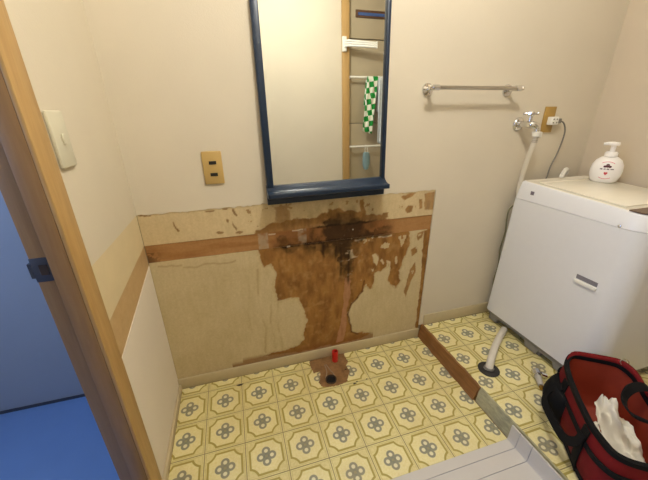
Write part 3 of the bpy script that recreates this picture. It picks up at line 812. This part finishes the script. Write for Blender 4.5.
fc = empty('washing_tap', (1.676, 0, 1.138), 'chrome washing machine tap on the wall under the towel rail', 'tap')
bm = bmesh.new(); add_tube(bm, [(0, -0.0005, 0), (0, -0.004, 0), (0, -0.010, 0), (0, -0.014, 0)], lambda t: (0.031, 0.031, 0.026, 0.014)[min(3, int(t * 3.01))], 24)
bm_obj('wall_flange', bm, M_CHROME, fc, auto=40)
tube('tap_body', catmull([(0, -0.0142, 0), (0, -0.04, 0), (0.002, -0.06, 0.0), (0.012, -0.075, -0.002), (0.024, -0.084, -0.012), (0.026, -0.086, -0.03)]), lambda t: 0.013 + 0.004 * math.exp(-((t - 0.5) / 0.15) ** 2), M_CHROME, fc, 14)
tube('stem', [(0.0, -0.06, 0.013), (0.0, -0.06, 0.036)], 0.009, M_CHROME, fc)
hd = tube('handle_hub', [(0.0, -0.06, 0.0362), (0.0, -0.06, 0.040), (0, -0.06, 0.052), (0, -0.06, 0.055)], lambda t: 0.0125 if 0.2 < t < 0.9 else 0.010, M_CHROME, fc)
for a in (0.5, 0.5 + math.pi / 2, 0.5 + math.pi, 0.5 + 3 * math.pi / 2):
    c, s = math.cos(a), math.sin(a)
    tube('handle_arm', [(0.0126 * c, -0.06 + 0.0126 * s, 0.046), (0.022 * c, -0.06 + 0.022 * s, 0.047), (0.029 * c, -0.06 + 0.029 * s, 0.047), (0.031 * c, -0.06 + 0.031 * s, 0.047)], lambda t: 0.004 + 0.003 * math.sin(min(1, t * 1.05) * math.pi * 0.8), M_CHROME, hd, 10)
tube('nozzle_collar', [(0.026, -0.086, -0.0302), (0.026, -0.086, -0.036), (0.026, -0.086, -0.043), (0.026, -0.086, -0.050)], lambda t: 0.019 if t < 0.6 else 0.016, M_WPLAS, fc, 18)
box('collar_lever', 0.042, 0.054, -0.093, -0.079, -0.056, -0.032, M_WPLAS, fc, 0.002)

path = catmull([(1.702, -0.086, 1.0875), (1.703, -0.084, 1.06), (1.708, -0.072, 1.02), (1.722, -0.050, 0.95), (1.738, -0.032, 0.88), (1.748, -0.028, 0.80), (1.80, -0.026, 0.75), (1.93, -0.026, 0.77), (2.02, -0.025, 0.85), (2.03, -0.026, 0.890)], 10)
hose = empty('inlet_hose', (1.702, -0.086, 0.9), 'cream water hose running from the tap down behind the washing machine', 'hose')
o = tube('hose_tube', [p - Vector((1.702, -0.086, 0.9)) for p in path], 0.0115, M_HOSE, hose, 12)
bm = bmesh.new()
for k in range(4): add_tube(bm, [(0, 0, 0.1868 - 0.007 * k), (0, 0, 0.1828 - 0.007 * k)], 0.0125, 14)
bm_obj('hose_ferrule', bm, M_STEEL, hose, auto=40)
tube('elbow', [p - Vector((1.702, -0.086, 0.9)) for p in catmull([(2.03, -0.027, 0.8905), (2.024, -0.033, 0.908), (1.99, -0.052, 0.916), (1.94, -0.082, 0.910), (1.905, -0.102, 0.897)])], lambda t: 0.0125 - 0.003 * t, M_WPLAS, hose, 14)

o2 = empty('wall_outlet', (1.850, -0.0005, 1.155), 'brown outlet plate with a white plug adapter beside the tap', 'outlet')
box('plate', -0.033, 0.033, -0.007, 0.0, -0.058, 0.058, M_OUT2, o2, 0.002)
ad = empty('plug_adapter', (1.862, -0.008, 1.151), 'small white plug adapter in the brown outlet plate', 'plug adapter')
box('adapter_block', -0.023, 0.02, -0.026, 0.0, -0.019, 0.017, M_WPLAS, ad, 0.003)
for x in (-0.012, 0.008):
    for z in (-0.009, 0.006): box('slot', x - 0.004, x + 0.004, -0.0269, -0.0261, z - 0.003, z + 0.003, M_GREY, ad)
pc = empty('power_cord', (1.884, -0.02, 1.15), 'grey power cord hanging from the plug behind the washing machine', 'cord')
box('plug', -0.0005, 0.022, -0.010, 0.006, -0.012, 0.010, M_CORD, pc, 0.003)
pth = catmull([(1.905, -0.022, 1.149), (1.925, -0.026, 1.14), (1.942, -0.029, 1.11), (1.944, -0.03, 1.07), (1.932, -0.03, 1.00), (1.912, -0.028, 0.93), (1.905, -0.026, 0.86)])
tube('cord', [p - Vector((1.884, -0.02, 1.15)) for p in pth], 0.0035, M_CORD, pc, 8)

# ================================================================== WASHING MACHINE
WX0, WX1, WY0, WY1 = 1.690, 2.140, -0.612, -0.052
wm = empty('washing_machine', (1.915, -0.33, H), 'white top-loading washing machine in the right corner on the raised floor', 'washing machine')
OFF = Vector((1.915, -0.33, H))
def wring(ins, z, rf=0.075, rb=0.022, zf=None):
    p = rrect(WX0 + ins, WX1 - ins, WY0 + ins, WY1 - ins, (rf, rf, rb, rb), 7)
    return [(x - OFF.x, y - OFF.y, (z if zf is None else zf(y) + z) - OFF.z) for x, y in p]
bm = bmesh.new(); add_loft(bm, [wring(-0.006, 0.136), wring(-0.011, 0.139), wring(-0.005, 0.45), wring(0.0, 0.7965), wring(0.003, 0.7972)])
bm_obj('body', bm, M_WHITE, wm, auto=40)
def ztop(y): return 0.856 + (y - WY0) / (WY1 - WY0) * 0.028
bm = bmesh.new()
add_loft(bm, [wring(0.003, 0.7975), wring(0.0005, 0.799), wring(0.0012, 0.804), wring(0.010, -0.010, zf=ztop), wring(0.013, -0.003, zf=ztop), wring(0.020, 0.0, zf=ztop)], cap1=False)
bm_obj('top_cover', bm, M_WHITE, wm, auto=40)
bm = bmesh.new()
add_loft(bm, [wring(0.0205, -0.012, zf=ztop), wring(0.0205, 0.0005, zf=ztop), wring(0.026, 0.002, zf=ztop), wring(0.034, 0.0, zf=ztop)])
bm_obj('top_panel', bm, M_WTOP, wm, auto=40)
# raised lid ridges on the top and smoked control strip at the front
def ontop(name, x0, x1, y0, y1, dz, mat, bev=0.003, parent=wm):
    bm = bmesh.new(); add_box(bm, x0 - OFF.x, x1 - OFF.x, y0 - OFF.y, y1 - OFF.y, 0.0, dz, bev)
    for v in bm.verts: v.co.z += ztop(v.co.y + OFF.y) - OFF.z
    return bm_obj(name, bm, mat, parent, auto=40)
lid = ontop('lid', WX0 + 0.05, WX1 - 0.05, WY0 + 0.12, WY1 - 0.10, 0.005, M_WTOP, 0.002)
lid['label'] = 'flat white lid, painted warm as if lit'
ontop('lid_ridge', WX0 + 0.05, WX1 - 0.05, WY1 - 0.095, WY1 - 0.080, 0.006, M_WTOP, 0.002)
bm = bmesh.new()
p = rrect(WX0 + 0.016, WX1 - 0.016, WY0 + 0.018, WY0 + 0.092, (0.062, 0.062, 0.004, 0.004), 7)
add_loft(bm, [[(x - OFF.x, y - OFF.y, ztop(y) + dz - OFF.z) for x, y in p] for dz in (0.0008, 0.0035)])
bm_obj('control_strip', bm, M_BROWNLID, wm, auto=40)['label'] = 'smoked brown control strip'
# skirt with cut-outs, feet
bm = bmesh.new(); add_loft(bm, [wring(0.006, 0.114, 0.06), wring(-0.002, 0.117, 0.07), wring(-0.005, 0.1358, 0.072)])
bm_obj('skirt', bm, M_GREY, wm, auto=40)
prof = [(-0.545, 0.1165), (-0.545, 0.090), (-0.47, 0.084), (-0.458, 0.110), (-0.385, 0.110), (-0.375, 0.084), (-0.315, 0.084), (-0.305, 0.115), (-0.13, 0.115), (-0.12, 0.086), (-0.072, 0.088), (-0.072, 0.1165)]
for xa, xb in ((WX0 - 0.002, WX0 + 0.0115), (WX1 - 0.0115, WX1 + 0.002)):
    bm = bmesh.new(); add_loft(bm, [[(x - OFF.x, y - OFF.y, z - OFF.z) for y, z in prof] for x in (xa, xb)])
    bm_obj('skirt_plate', bm, M_GREY, wm)
for x in (WX0 + 0.012, WX1 - 0.062):
    for y0, y1 in ((WY0 + 0.055, WY0 + 0.13), (-0.395, -0.315), (WY1 - 0.075, WY1 - 0.012)):
        bm = bmesh.new(); add_box(bm, x - OFF.x, x + 0.05 - OFF.x, y0 - OFF.y, y1 - OFF.y, 0.0, 0.0385, 0.004)
        for v in bm.verts:
            if v.co.z < 0.01: v.co.y += (0.008 if v.co.y < (y0 + y1) / 2 - OFF.y else -0.008)
        bm_obj('foot', bm, M_GREY, wm, auto=40)
# carrying slot
sx = WX0 - OFF.x
bm = bmesh.new(); add_box(bm, sx - 0.003, sx - 0.0003, -0.528 - OFF.y, -0.434 - OFF.y, 0.528 - H, 0.570 - H, 0.0012)
hs = bm_obj('carry_slot', bm, M_WHITE, wm, auto=40)
box('slot_shade', sx - 0.0042, sx - 0.0031, -0.522 - OFF.y, -0.440 - OFF.y, 0.547 - H, 0.566 - H, M_GREYB, hs)  # flat grey plate stands in for the shade inside the slot
box('grip_lip', sx - 0.012, sx - 0.0031, -0.524 - OFF.y, -0.438 - OFF.y, 0.530 - H, 0.5465 - H, M_WPLAS, hs, 0.003)
box('sticker', sx - 0.0005, sx + 0.0, -0.155 - OFF.y, -0.137 - OFF.y, 0.830 - H, 0.847 - H, M_LABELG, wm).location.x = 0.003
lathe('screw', [(0.0, -0.001), (0.006, -0.001), (0.006, 0.002), (0.0035, 0.0035), (0.0, 0.004)], M_CHROME, wm, 14, mtx=Matrix.Translation((sx + 0.0012, -0.520 - OFF.y, 0.803 - H)) @ Matrix.Rotation(-math.pi / 2, 4, 'Y'))

# grey earth wire and drain hose tucked between the machine and the wall
ew = empty('earth_wire', (1.70, -0.02, 0.72), 'thin green-grey earth wire between washing machine and back wall', 'wire')
tube('wire', [Vector(p) - Vector((1.70, -0.02, 0.72)) for p in catmull([(1.725, -0.045, 0.76), (1.706, -0.030, 0.725), (1.712, -0.022, 0.67), (1.722, -0.022, 0.60), (1.715, -0.02, 0.5), (1.728, -0.02, 0.40), (1.722, -0.018, 0.30), (1.73, -0.018, 0.24)])], 0.0035, simple('green_grey_wire', (128, 124, 92), 0.6), ew, 8)

dh = empty('drain_hose', (1.402, -0.385, H), 'white drain hose bending from under the washing machine into the floor drain', 'hose')
pth = catmull([(1.402, -0.385, H - 0.0), (1.408, -0.380, H + 0.02), (1.435, -0.358, H + 0.036), (1.50, -0.308, H + 0.036), (1.58, -0.252, H + 0.028), (1.65, -0.208, H + 0.022), (1.680, -0.189, H + 0.0185)], 10)
D0 = Vector((1.402, -0.385, H))
tube('hose_tube', [p - D0 for p in pth], 0.0165, simple('white_drain_hose', (214, 208, 196), 0.5, var=0.04), dh, 16)
tube('drain_collar', [(0, 0, 0.0062), (0.001, 0.001, 0.014)], 0.022, M_GREY, dh, 18)
dp = lathe('floor_drain_plate', [(0.0, 0.0003), (0.046, 0.0003), (0.047, 0.004), (0.040, 0.006), (0.0, 0.006)], simple('black_drain_rubber', (34, 32, 32), 0.5), None, 28, label='black round floor drain plate under the white hose', category='drain plate')
dp.location = D0

# ================================================================== SOAP BOTTLE
sb = empty('soap_bottle', (2.034, -0.205, ztop(-0.205) + 0.0052), 'white pump soap bottle with red print on the washing machine', 'soap bottle', rot=(0, 0, math.radians(-56)))
sb.scale = (1.14, 1.14, 1.22)
lathe('bottle_body', [(0.0, 0.0), (0.035, 0.0), (0.043, 0.006), (0.050, 0.025), (0.052, 0.045), (0.049, 0.066), (0.040, 0.083), (0.028, 0.092), (0.022, 0.095), (0.0, 0.095)], M_BOTTLE, sb, 32, 1.0, 0.66)
lathe('pump_collar', [(0.0, 0.0952), (0.021, 0.0952), (0.021, 0.108), (0.016, 0.113), (0.0, 0.113)], M_BOTTLE, sb, 24)
lathe('pump_stem', [(0.0, 0.1132), (0.0085, 0.1132), (0.0085, 0.135), (0.0, 0.135)], M_BOTTLE, sb, 16)
bm = bmesh.new()
add_loft(bm, lathe_rings([(0.0, 0.1352), (0.017, 0.1352), (0.019, 0.140), (0.017, 0.146), (0.0, 0.148)], 24))
add_tube(bm, [(0.0, 0.0, 0.1415), (-0.02, -0.004, 0.1415), (-0.032, -0.006, 0.139)], lambda t: 0.0075 - 0.002 * t, 10)
bm_obj('pump_head', bm, M_BOTTLE, sb, auto=45)
# printed label: follows the curved front of the bottle
def bottle_y(x, z):
    pr = [(0.035, 0.0), (0.043, 0.006), (0.050, 0.025), (0.052, 0.045), (0.049, 0.066), (0.040, 0.083), (0.028, 0.092)]
    r = np.interp(z, [q[1] for q in pr], [q[0] for q in pr])
    return -0.66 * math.sqrt(max(0, r * r - x * x)) - 0.0004
def stamp(name, pts, mat):
    bm = bmesh.new(); bm.faces.new([bm.verts.new((x, bottle_y(x, z), z)) for x, z in pts])
    bmesh.ops.triangulate(bm, faces=bm.faces)
    return bm_obj(name, bm, mat, sb)
def disc(cx, cz, rx, rz, n=12): return [(cx + rx * math.cos(2 * math.pi * k / n), cz + rz * math.sin(2 * math.pi * k / n)) for k in range(n)]
def arc(name, a0, a1, r, w, mat, n=16):
    bm = bmesh.new(); A = []
    for k in range(n + 1):
        a = math.radians(a0 + (a1 - a0) * k / n)
        A.append([bm.verts.new((q * math.cos(a), bottle_y(q * math.cos(a), 0.047 + 0.9 * q * math.sin(a)), 0.047 + 0.9 * q * math.sin(a))) for q in (r, r + w)])
    for a, b in zip(A, A[1:]): bm.faces.new((a[0], a[1], b[1], b[0]))
    bm_obj(name, bm, mat, sb)
arc('printed_arc', 55, 125, 0.0335, 0.0022, M_LABELP); arc('printed_arc', 238, 302, 0.0335, 0.0022, M_LABELP)
for cx, cz in ((-0.0075, 0.061), (0.0075, 0.061), (0.0, 0.067), (0.0, 0.0615)): stamp('printed_leaf', disc(cx, cz, 0.0055, 0.0042), M_LABELD)
for k, (x0, x1) in enumerate(((-0.022, -0.013), (-0.011, -0.003), (-0.001, 0.008), (0.010, 0.022))):
    stamp('printed_script', [(x0, 0.050), (x1, 0.049 + 0.001 * (k % 2)), (x1 - 0.001, 0.054), (x0 + 0.002, 0.0545 - 0.001 * (k % 2))], M_LABELG)
stamp('printed_heart', [(0, 0.029), (0.006, 0.036), (0.0055, 0.040), (0.003, 0.0415), (0, 0.0395), (-0.003, 0.0415), (-0.0055, 0.040), (-0.006, 0.036)], M_LABELR)

# ================================================================== WASTE PIPE STUBS
wp = empty('waste_pipe', (0.700, -0.158, 0), 'dark open waste pipe stub in the torn floor patch', 'pipe')
lathe('pipe_rim', [(0.0155, -0.002), (0.0265, -0.002), (0.0265, 0.006), (0.0235, 0.006), (0.0205, -0.0015)], M_PIPE, wp, 28)
lathe('dark_bore', [(0.0, -0.0021), (0.0203, -0.0021), (0.0203, -0.001), (0.0, -0.001)], M_HOLE, wp, 24)
for s in (-1, 1):
    tube('sealant_ridge', catmull([(0.0 + 0.004 * s, 0.10, -0.001), (0.009 * s + 0.004, 0.06, -0.001), (0.018 * s + 0.004, 0.033, 0.0), (0.024 * s, 0.012, 0.001)]), 0.0028, simple('grey_sealant', (150, 132, 112), 0.6), wp, 8)
rp = empty('supply_pipe', (0.758, -0.042, -0.002), 'short red capped supply pipe stub by the stained baseboard', 'pipe')
lathe('pipe_sleeve', [(0.012, 0.0), (0.0155, 0.0), (0.0155, 0.060), (0.0145, 0.062), (0.0105, 0.062), (0.0105, 0.040)], M_RED, rp, 20)
lathe('dark_bore', [(0.0, 0.040), (0.0104, 0.040), (0.0104, 0.046), (0.0, 0.046)], M_PIPE, rp, 16)

# dirt specks on the lower floor
for k, (x, y, r) in enumerate(((0.274, -0.062, 0.010), (0.866, -0.205, 0.004), (0.80, -0.214, 0.006), (0.815, -0.206, 0.005), (0.79, -0.118, 0.006))):
    bm = bmesh.new()
    add_loft(bm, [[(r * q * (1.5 if k in (0, 2) else 1) * (1 + 0.3 * math.sin(3 * a + k)) * math.cos(a), r * q * 0.6 * math.sin(a), z) for a in [2 * math.pi * i / 12 for i in range(12)]] for q, z in ((1, 0.0003), (0.8, 0.0012), (0.3, 0.0018))])
    o = bm_obj('dirt_crumb', bm, M_PIPE, None, True, label=('largest dark crumb of dirt near the baseboard on the left', 'small dark crumb right of the waste pipe', 'dark crumb just below the torn patch', 'dark crumb beside another below the torn patch', 'dark crumb at the torn edge right of the pipe')[k], category='dirt', group='dirt crumbs on the lower floor')
    o.location = (x, y, 0)

# ================================================================== WHITE PANEL ON THE FLOOR
tx, ty = 1.0, -0.94
wp2 = empty('ridged_panel', (tx, ty, 0.0), 'white ridged plastic panel with a turned-up edge lying against the step', 'panel')
secs = [(-0.644, -0.680), (-0.6825, -0.7315), (-0.734, -0.86), (-0.8625, -1.24)]
def sweep(name, y0, y1, z0, zt, mat):
    bm = bmesh.new()
    pathx = [(0.735, 0.0), (1.262, 0.0), (1.270, 0.002), (1.2755, 0.012), (1.2765, 0.03), (1.2785, H + 0.006)]
    rings = []
    for y in (y0, y1):
        R = []
        lowp = [(x - tx, y - ty, z0 + z) for x, z in pathx]
        upp = [(x - tx - (zt - z0) * (0.0 if i < 2 else (0.5 if i < 3 else 1)), y - ty, z0 + z + (zt - z0) * (1 if i < 3 else (0.4 if i < 4 else 0))) for i, (x, z) in enumerate(pathx)]
        rings.append(lowp + upp[::-1])
    # slight droop of the front corner
    add_loft(bm, rings)
    return bm_obj(name, bm, mat, wp2, auto=30)
for y0, y1 in secs: sweep('panel_strip', y0, y1, 0.002, 0.008, M_TRAY)
for (a, b), (c, d) in zip(secs, secs[1:]): sweep('groove', b, c, 0.002, 0.0055, M_GROOVE)

# ================================================================== CHROME FITTING ON THE FLOOR
cf = empty('tap_fitting', (1.555, -0.510, H), 'small chrome elbow fitting lying on the raised floor beside the red bag', 'fitting', rot=(0, 0, math.radians(-124)))
cf.scale = (1.3, 1.3, 1.3)
tube('chrome_cap', catmull([(-0.040, 0, 0.0150), (-0.034, 0, 0.0150), (-0.024, 0, 0.0150), (-0.016, 0, 0.0150), (-0.012, 0, 0.0150)]), lambda t: 0.0145 if 0.12 < t < 0.75 else 0.011, M_CHROME, cf, 18)
tube('side_stub', [(-0.026, 0.0125, 0.0150), (-0.026, 0.026, 0.0125), (-0.026, 0.030, 0.0125)], 0.009, M_CHROME, cf, 14)
tube('steel_sleeve', [(-0.0118, 0, 0.0145), (0.004, 0, 0.0130), (0.026, 0, 0.0120)], lambda t: 0.0105 - 0.002 * t, M_SLEEVE, cf, 16)
bm = bmesh.new()
for k in range(4): add_tube(bm, [(0.0262 + 0.003 * k, 0, 0.0105), (0.0276 + 0.003 * k, 0, 0.0105), (0.0292 + 0.003 * k, 0, 0.0105)], lambda t: 0.0055 + 0.0012 * math.sin(math.pi * t), 14)
bm_obj('brass_thread', bm, M_BRASS, cf, auto=60)

# ================================================================== TOOL BAG
bag = empty('tool_bag', (1.490, -0.806, H), 'open red canvas tool bag with black straps on the raised floor', 'tool bag', rot=(0, 0, math.radians(-34.5)))
# local axes: x across (0.20), y along (0.43), far end at +y
BW, BL, BH = 0.112, 0.205, 0.222
def bag_ring(s, z, grow=0.0, n=48, wob=0.0, ph=0.0):
    out = []
    for k in range(n):
        a = 2 * math.pi * k / n
        c, s_ = math.cos(a), math.sin(a)
        e = 0.42
        x = (BW * s + grow) * math.copysign(abs(c) ** e, c); y = (BL * s + grow) * math.copysign(abs(s_) ** e, s_)
        w = wob * math.sin(5 * a + ph) + wob * 0.6 * math.sin(9 * a + 2 * ph)
        out.append((x * (1 + w), y * (1 + w * 0.5), z + (wob * 0.35 * math.sin(3 * a + ph))))
    return out
def rim_z(x, y):     # mouth: ends up, the long sides sag a little
    return BH - 0.018 * (1 - (y / BL) ** 2) + 0.012 * (y / BL)
def shape(p, t):
    """t 0..1 from floor to rim: bulge of the sides and the sagging mouth"""
    x, y, z = p
    bul = 1 + 0.06 * math.sin(math.pi * t)
    return (x * bul, y * (1 + 0.02 * math.sin(math.pi * t)), z + (rim_z(x, y) - BH) * t * t)
def shell(name, levels, grow, mat, flip=False, bottom=True):
    bm = bmesh.new(); rings = []
    for t in levels:
        s = 0.93 + 0.07 * min(1, t * 5) if t > 0 else 0.88
        rings.append([shape(q, t) for q in bag_ring(s, 0.0015 + BH * t, grow, wob=0.012 * t * (1 if not flip else 1.3), ph=t * 5)])
    add_loft(bm, rings, cap0=bottom, cap1=False)
    return bm_obj(name, bm, mat, bag, True)
LV = [0, 0.03, 0.08, 0.18, 0.32, 0.46, 0.6, 0.74, 0.86, 0.94, 1.0]
shell('outer_shell', LV, 0.0, M_BAG)
sh2 = shell('lining', [0.05, 0.1, 0.2, 0.34, 0.48, 0.62, 0.76, 0.88, 0.95, 1.0], -0.007, M_LINING, True)
sh2['label'] = 'rust-red inner lining'
def outer_pt(a, t, g=0.0):
    c, s_ = math.cos(a), math.sin(a); e = 0.42; s = 0.93 + 0.07 * min(1, t * 5) if t > 0 else 0.9
    w = 0.012 * t * (math.sin(5 * a + t * 5) + 0.6 * math.sin(9 * a + t * 10))
    x = (BW * s + g) * math.copysign(abs(c) ** e, c) * (1 + w); y = (BL * s + g) * math.copysign(abs(s_) ** e, s_) * (1 + w * 0.5)
    return Vector(shape((x, y, 0.0015 + BH * t), t))
def surf_side(y, t, side, g=0.003):
    """point on the long outer side (side -1 left, +1 right) at length y"""
    v = max(-1, min(1, y / BL)); s_ = math.copysign(abs(v) ** (1 / 0.42), v); a = math.asin(max(-0.999, min(0.999, s_)))
    if side < 0: a = math.pi - a
    return outer_pt(a, t, g)
def ribbon(name, pts, nrm, w, th, mat, parent=bag):
    """flat strap: pts centre line, nrm list of face normals"""
    bm = bmesh.new(); R = []
    n = len(pts)
    for i, p in enumerate(pts):
        p = Vector(p); t = (Vector(pts[min(i + 1, n - 1)]) - Vector(pts[max(0, i - 1)])).normalized()
        nn = Vector(nrm[i]) if isinstance(nrm, list) else Vector(nrm)
        nn = (nn - t * nn.dot(t)).normalized(); s = t.cross(nn).normalized()
        R.append([p - s * w + nn * th, p + s * w + nn * th, p + s * w - nn * th, p - s * w - nn * th])
    add_loft(bm, R)
    return bm_obj(name, bm, mat, parent, auto=50)
# black zip binding round the mouth
mouth = [outer_pt(2 * math.pi * k / 64, 1.0, -0.003) + Vector((0, 0, 0.002)) for k in range(64)]
bm = bmesh.new()
def rr_sec(p, t, w, h):
    s = t.cross(Vector((0, 0, 1))).normalized()
    return [p + s * w + Vector((0, 0, -h)), p + s * w + Vector((0, 0, h)), p - s * w + Vector((0, 0, h)), p - s * w + Vector((0, 0, -h))]
R = [[bm.verts.new(v) for v in rr_sec(mouth[k], (mouth[(k + 1) % 64] - mouth[k - 1]).normalized(), 0.007, 0.008)] for k in range(64)]
for k in range(64):
    a, b = R[k], R[(k + 1) % 64]
    for i in range(4): bm.faces.new((a[i], a[(i + 1) % 4], b[(i + 1) % 4], b[i]))
bm_obj('zip_binding', bm, M_WEB, bag, auto=60)
# red flap edge above the zip on the far end
bm = bmesh.new(); A = []
for k in range(25):
    a = math.radians(-60 + 200 * k / 24)
    p0 = outer_pt(a, 1.0, -0.002) + Vector((0, 0, 0.0105)); hgt = 0.016 * math.sin(math.pi * k / 24)
    A.append([bm.verts.new(p0), bm.verts.new(p0 + Vector((0, 0, hgt)) + (p0.normalized() * 0.004)), bm.verts.new(p0 * 0.97 + Vector((0, 0, hgt))), bm.verts.new(Vector((p0.x * 0.96, p0.y * 0.97, p0.z)))])
for a, b in zip(A, A[1:]):
    for i in range(3): bm.faces.new((a[i], a[i + 1], b[i + 1], b[i]))
bm_obj('mouth_flap', bm, M_BAG, bag, True)
# vertical webbing on both long sides, base binding, end pocket, handles
for side in (-1, 1):
    for y in (-0.095, 0.085):
        pts = [surf_side(y, t, side, 0.0035) for t in (0.02, 0.12, 0.25, 0.4, 0.55, 0.7, 0.85, 0.95)]
        ribbon('side_strap', pts, (side, 0, 0), 0.017, 0.002, M_WEB)
pts = [outer_pt(2 * math.pi * k / 48, 0.10, 0.003) for k in range(49)]
ribbon('base_binding', pts, [Vector((p.x, p.y, 0)).normalized() for p in pts], 0.009, 0.002, M_WEB)
pts = [outer_pt(2 * math.pi * k / 48, 0.70, 0.003) for k in range(49)]
ribbon('upper_binding', pts, [Vector((p.x, p.y, 0)).normalized() for p in pts], 0.010, 0.002, M_WEB)
# padded black pocket on the left long side
bm = bmesh.new()
R = []
for i in range(9):
    y = 0.165 - 0.0 - i * 0.016
    R.append([surf_side(y, t, -1, 0.004 + 0.034 * math.sin(math.pi * i / 8) ** 0.5 * math.sin(math.pi * (0.08 + 0.84 * q / 7)) ** 0.6) for q, t in enumerate(np.linspace(0.12, 0.74, 8))] + [surf_side(y, t, -1, 0.001) for t in (0.74, 0.12)])
add_loft(bm, R)
bm_obj('side_pocket', bm, M_WEB, bag, True)
# left handle: hangs down over the outer side
a0 = surf_side(0.085, 0.92, -1, 0.006); b0_ = surf_side(-0.035, 0.92, -1, 0.006)
hp = catmull([surf_side(0.085, 0.80, -1, 0.007), surf_side(0.088, 0.62, -1, 0.030), surf_side(0.06, 0.46, -1, 0.046), surf_side(0.01, 0.44, -1, 0.042), surf_side(-0.06, 0.48, -1, 0.032), surf_side(-0.095, 0.64, -1, 0.020), surf_side(-0.095, 0.80, -1, 0.007)])
ribbon('handle', hp, (-1, 0, 0.35), 0.015, 0.0025, M_WEB)
# right handle: stands up and falls across the mouth
r0 = surf_side(0.07, 0.9, 1, 0.006); r1 = surf_side(-0.12, 0.9, 1, 0.006)
hp = catmull([r0, r0 + Vector((0.0, 0, 0.035)), Vector((0.075, 0.05, BH + 0.055)), Vector((0.02, 0.02, BH + 0.062)), Vector((-0.012, -0.02, BH + 0.045)), Vector((-0.012, -0.07, BH + 0.04)), Vector((0.03, -0.11, BH + 0.055)), Vector((0.085, -0.125, BH + 0.045)), r1 + Vector((0, 0, 0.03)), r1])
ribbon('handle', hp, [Vector((0.75, 0, 0.66)) if 3 < i < len(hp) - 4 else Vector((1, 0, 0.2)) for i in range(len(hp))], 0.014, 0.0025, M_WEB)
# D-ring on the far rim
dr = surf_side(0.185, 1.0, 1, 0.001) + Vector((0, 0, 0.012))
dpt = outer_pt(math.radians(58), 1.0, 0.0) + Vector((0, 0, 0.024))
ring_pts = [dpt + Vector((0.013 * math.cos(a), 0.004 * math.sin(a), 0.011 * math.sin(a))) for a in [2 * math.pi * k / 20 for k in range(21)]]
tube('metal_ring', ring_pts, 0.0018, M_STEEL, bag, 8)
box('ring_tab', dpt.x - 0.011, dpt.x + 0.011, dpt.y - 0.003, dpt.y + 0.003, dpt.z - 0.018, dpt.z - 0.006, M_WEB, bag, 0.001)

# crumpled white sheets in the bag
def crumple(name, cx, cy, z, w, l, rot, amp, seed, label, tiltx=0.0, tilty=0.0):
    n, m = 26, 34
    bm = bmesh.new(); G = []
    for j in range(m + 1):
        row = []
        for i in range(n + 1):
            u = i / n - 0.5; v = j / m - 0.5
            hx = np.array([u * 3.1 + seed]); hy = np.array([v * 4.7 + seed * 2])
            k = float(fbm(hx, hy, 1.3, 4, seed)[0]) - 0.5
            f2 = abs(float(vnoise(hx * 1.7, hy * 1.1)[0]) - 0.5)
            z_ = amp * (1.6 * k + 1.4 * f2) + 0.02 * math.cos(u * math.pi)
            row.append(bm.verts.new((u * w * (1 - 0.25 * abs(v)) + 0.012 * k, v * l * (1 - 0.2 * abs(u)) + 0.012 * f2, z_ + u * tiltx + v * tilty)))
        G.append(row)
    for j in range(m):
        for i in range(n): bm.faces.new((G[j][i], G[j][i + 1], G[j + 1][i + 1], G[j + 1][i]))
    o = bm_obj(name, bm, M_SHEET, None, True, label=label, category='plastic bag', group='crumpled sheets in the tool bag')
    o.location = (cx, cy, z); o.rotation_euler = (0, 0, rot)
    md = o.modifiers.new('thick', 'SOLIDIFY'); md.thickness = 0.0015
    return o
RB = math.radians(-34.5)
crumple('plastic_bag', 1.497, -0.838, H + 0.105, 0.075, 0.23, RB + 0.14, 0.028, 3.0, 'crumpled white plastic bag lying uppermost in the red tool bag', 0.02, 0.07)
crumple('plastic_bag', 1.428, -0.838, H + 0.070, 0.035, 0.14, RB, 0.02, 8.0, 'white plastic sheet pressed against the left side inside the tool bag', -0.03, 0.03)
